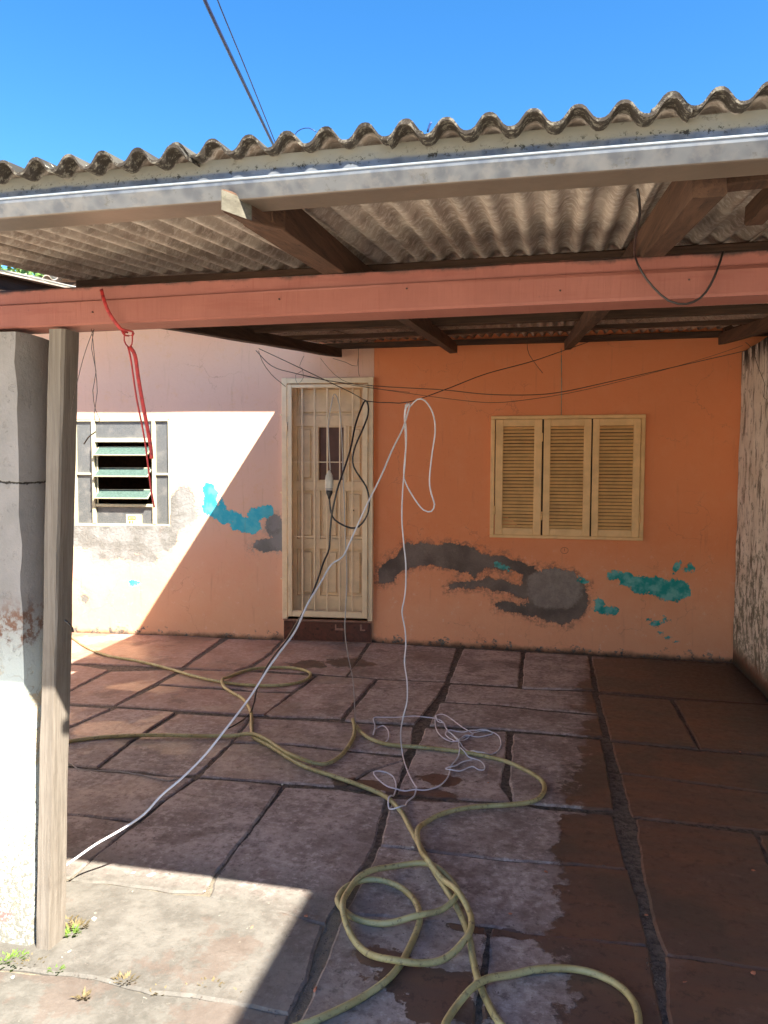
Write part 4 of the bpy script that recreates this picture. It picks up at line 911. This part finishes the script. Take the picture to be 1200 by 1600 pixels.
# ------------------------------------------------------------ litter on the paving, weeds
def chip(name, px, py, s, mat, label, group, thick=.4):
    bm = bmesh.new(); bmesh.ops.create_icosphere(bm, subdivisions=1, radius=1)
    k = random.random() * 50
    for v in bm.verts: v.co = v.co * (1 + noise.noise(v.co * 1.5 + Vector((k, 0, 0))) * .7); v.co = Vector((v.co.x * s, v.co.y * s * random.uniform(.55, .7), v.co.z * s * thick))
    a = random.uniform(0, 3.1); bmesh.ops.rotate(bm, verts=bm.verts, cent=(0, 0, 0), matrix=Matrix.Rotation(a, 3, 'Z'))
    o = link(name, bm2me(bm), mat); o.location = G(px, py, 0) + Vector((0, 0, s * thick * .5)); tag(o, label, 'debris', group); return o
for px, py, s, lb_ in ((853,1363,.009,'pale terracotta chip on the dry slab close to the wet edge, upper of two'), (797,1428,.007,'orange terracotta chip lying right of where the long hose crosses itself'), (1156,1175,.008,'pale chip in the cross joint of the wet slabs near the right wall'), (1010,1430,.007,'pale chip lying inside the wide dark joint at right'), (1177,1360,.009,'elongated pale chip on the large wet slab near the right edge'), (1177,1521,.010,'largest pale chip at the lower right beside a cross joint'), (1070,1535,.006,'small chip just right of the wide dark joint near the bottom'), (763,1223,.005,'tiny white speck of rubble below the cord tangle'), (1033,1073,.006,'tiny chip on the wet slab below the orange wall'), (393,1450,.009,'orange chip lying in the sunlit paving patch'), (478,1432,.008,'brick chip in the joint just right of the sunlit patch'), (493,1547,.010,'reddish brick chip in the mortar band left of the hose end')):
    chip('brick_chip', px, py, s, M_chip, lb_, 'small chips scattered on the paving')
for px, py, s, lb_ in ((146,1437,.017,'largest white flake, lying right of the timber post foot'), (235,1368,.018,'white paint blotch flake just inside the sunlit paving edge'), (208,1364,.010,'smaller flake left of the big one at the shadow edge'), (100,1475,.010,'white crumb against the foot of the timber post, upper one'), (108,1488,.014,'white crumb heap piece at the right foot of the timber post'), (97,1497,.011,'white crumb directly in front of the timber post foot'), (152,1470,.007,'small white flake below the largest flake beside the post'), (207,1394,.010,'elongated white flake by the sunlit cross joint'), (319,1393,.006,'white pebble in the joint at the shadow edge'), (20,1527,.008,'small white flake in front of the whitewashed pillar'), (441,1226,.010,'white pebble at the joint corner above the large shaded slab'), (645,1324,.010,'grey white pebble beside the hose crossing')):
    chip('whitewash_flake', px, py, s, M_flake, lb_, 'white flakes fallen on the paving', .18)
def weed(px, py, n, hgt, rad, mat, label):
    g = G(px, py); V = []; Fc = []
    for i in range(n):
        a = random.uniform(0, 6.28); r = rad * random.random(); b = Vector((g.x + math.cos(a) * r, g.y + math.sin(a) * r * .6, -.008)); t = Vector((math.cos(a) * .6, math.sin(a) * .6, 1)).normalized(); h = hgt * random.uniform(.4, 1); s = Vector((-math.sin(a), math.cos(a), 0)) * .0025
        q = len(V); V += [b - s, b + s, b + t * h * .6 + s * 1.6, b + t * h * .6 - s * 1.6, b + t * h + Vector((math.cos(a), math.sin(a), -.2)) * h * .3]; Fc += [(q, q+1, q+2, q+3), (q+3, q+2, q+4)]
    tag(link('weed', pyme(V, Fc), mat), label, 'weed', 'weeds in the joints round the post')
weed(112, 1461, 70, .035, .025, M_weed, 'bright green weed tuft growing at the right side of the timber post')
weed(88, 1517, 30, .025, .02, M_weed, 'tiny green weed sprouting in front of the timber post')
weed(15, 1500, 40, .03, .05, M_weed, 'low green weed at the foot of the whitewashed pillar')
weed(120, 1450, 60, .035, .03, M_dry, 'dry brown weed behind the green tuft beside the post')
weed(197, 1532, 40, .028, .03, M_dry, 'dry weed sprig in the paving joint right of the post')
weed(50, 1503, 50, .022, .05, M_dry, 'dry straggly weed between pillar and post')
weed(130, 1558, 24, .035, .018, M_dry, 'withered sprig lying on the paving near the bottom left')
for px, py, n_, h_, r_, m_, l_ in ((330,1538,26,.022,.03,M_dry,'dry weed strand in the front joint, left of its middle'), (365,1553,22,.02,.03,M_dry,'dry weed strand near the middle of the front joint'), (300,1545,20,.018,.03,M_dry,'sparse dry weed in the front joint nearer the post'), (250,1550,22,.02,.035,M_dry,'low dry weed along the front joint in full sun'), (105,1440,40,.03,.03,M_dry,'dry weed clump behind the post foot in the sun'), (5,1505,46,.03,.06,M_weed,'green weeds at the pillar foot on the photo edge'), (30,1496,30,.02,.04,M_weed,'small green weeds at the pillar foot near the post'), (135,1443,22,.016,.025,M_dry,'faint dry sprig right of the bright green tuft')):
    weed(px, py, n_, h_, r_, m_, l_)
# crumbs of mortar in the open joints, past counting
V = []; Fc = []
for (a, b, n, wd) in (((90,1440),(150,1500),160,.05),((0,1500),(110,1515),220,.03),((722,1025),(612,1245),160,.02),((604,1262),(547,1385),150,.03),((525,1440),(460,1590),200,.04),((925,1035),(975,1290),160,.02),((975,1290),(1040,1600),260,.02),((764,1455),(745,1600),160,.025),((445,1230),(322,1395),150,.015),((310,1215),(130,1360),150,.015),((100,1520),(440,1583),160,.01),((110,1375),(510,1446),160,.01),((60,1500),(130,1500),120,.05),((620,1246),(950,1268),90,.008),((600,1320),(975,1356),80,.006),((560,1428),(1010,1478),120,.012)):
    A = G(*a); B = G(*b)
    for i in range(n // 2):
        p = A.lerp(B, random.random()) + Vector((random.gauss(0, wd * .5), random.gauss(0, wd * .5), 0)); s = random.uniform(.0015, .0045); q = len(V)
        p.z = -.007 if abs(noise.noise(p * 5)) > .1 else .001
        for c in ((1,0,0),(-.5,.9,0),(-.5,-.9,0),(0,0,1.1)): V.append(p + Vector((c[0] * random.uniform(.6, 1.2), c[1] * random.uniform(.6, 1.2), c[2])) * s)
        Fc += [(q, q+1, q+3), (q+1, q+2, q+3), (q+2, q, q+3)]
tag(link('mortar_crumbs', pyme(V, Fc), M_crumb), 'loose crumbs of mortar and grit along the open paving joints', 'grit', kind='stuff')
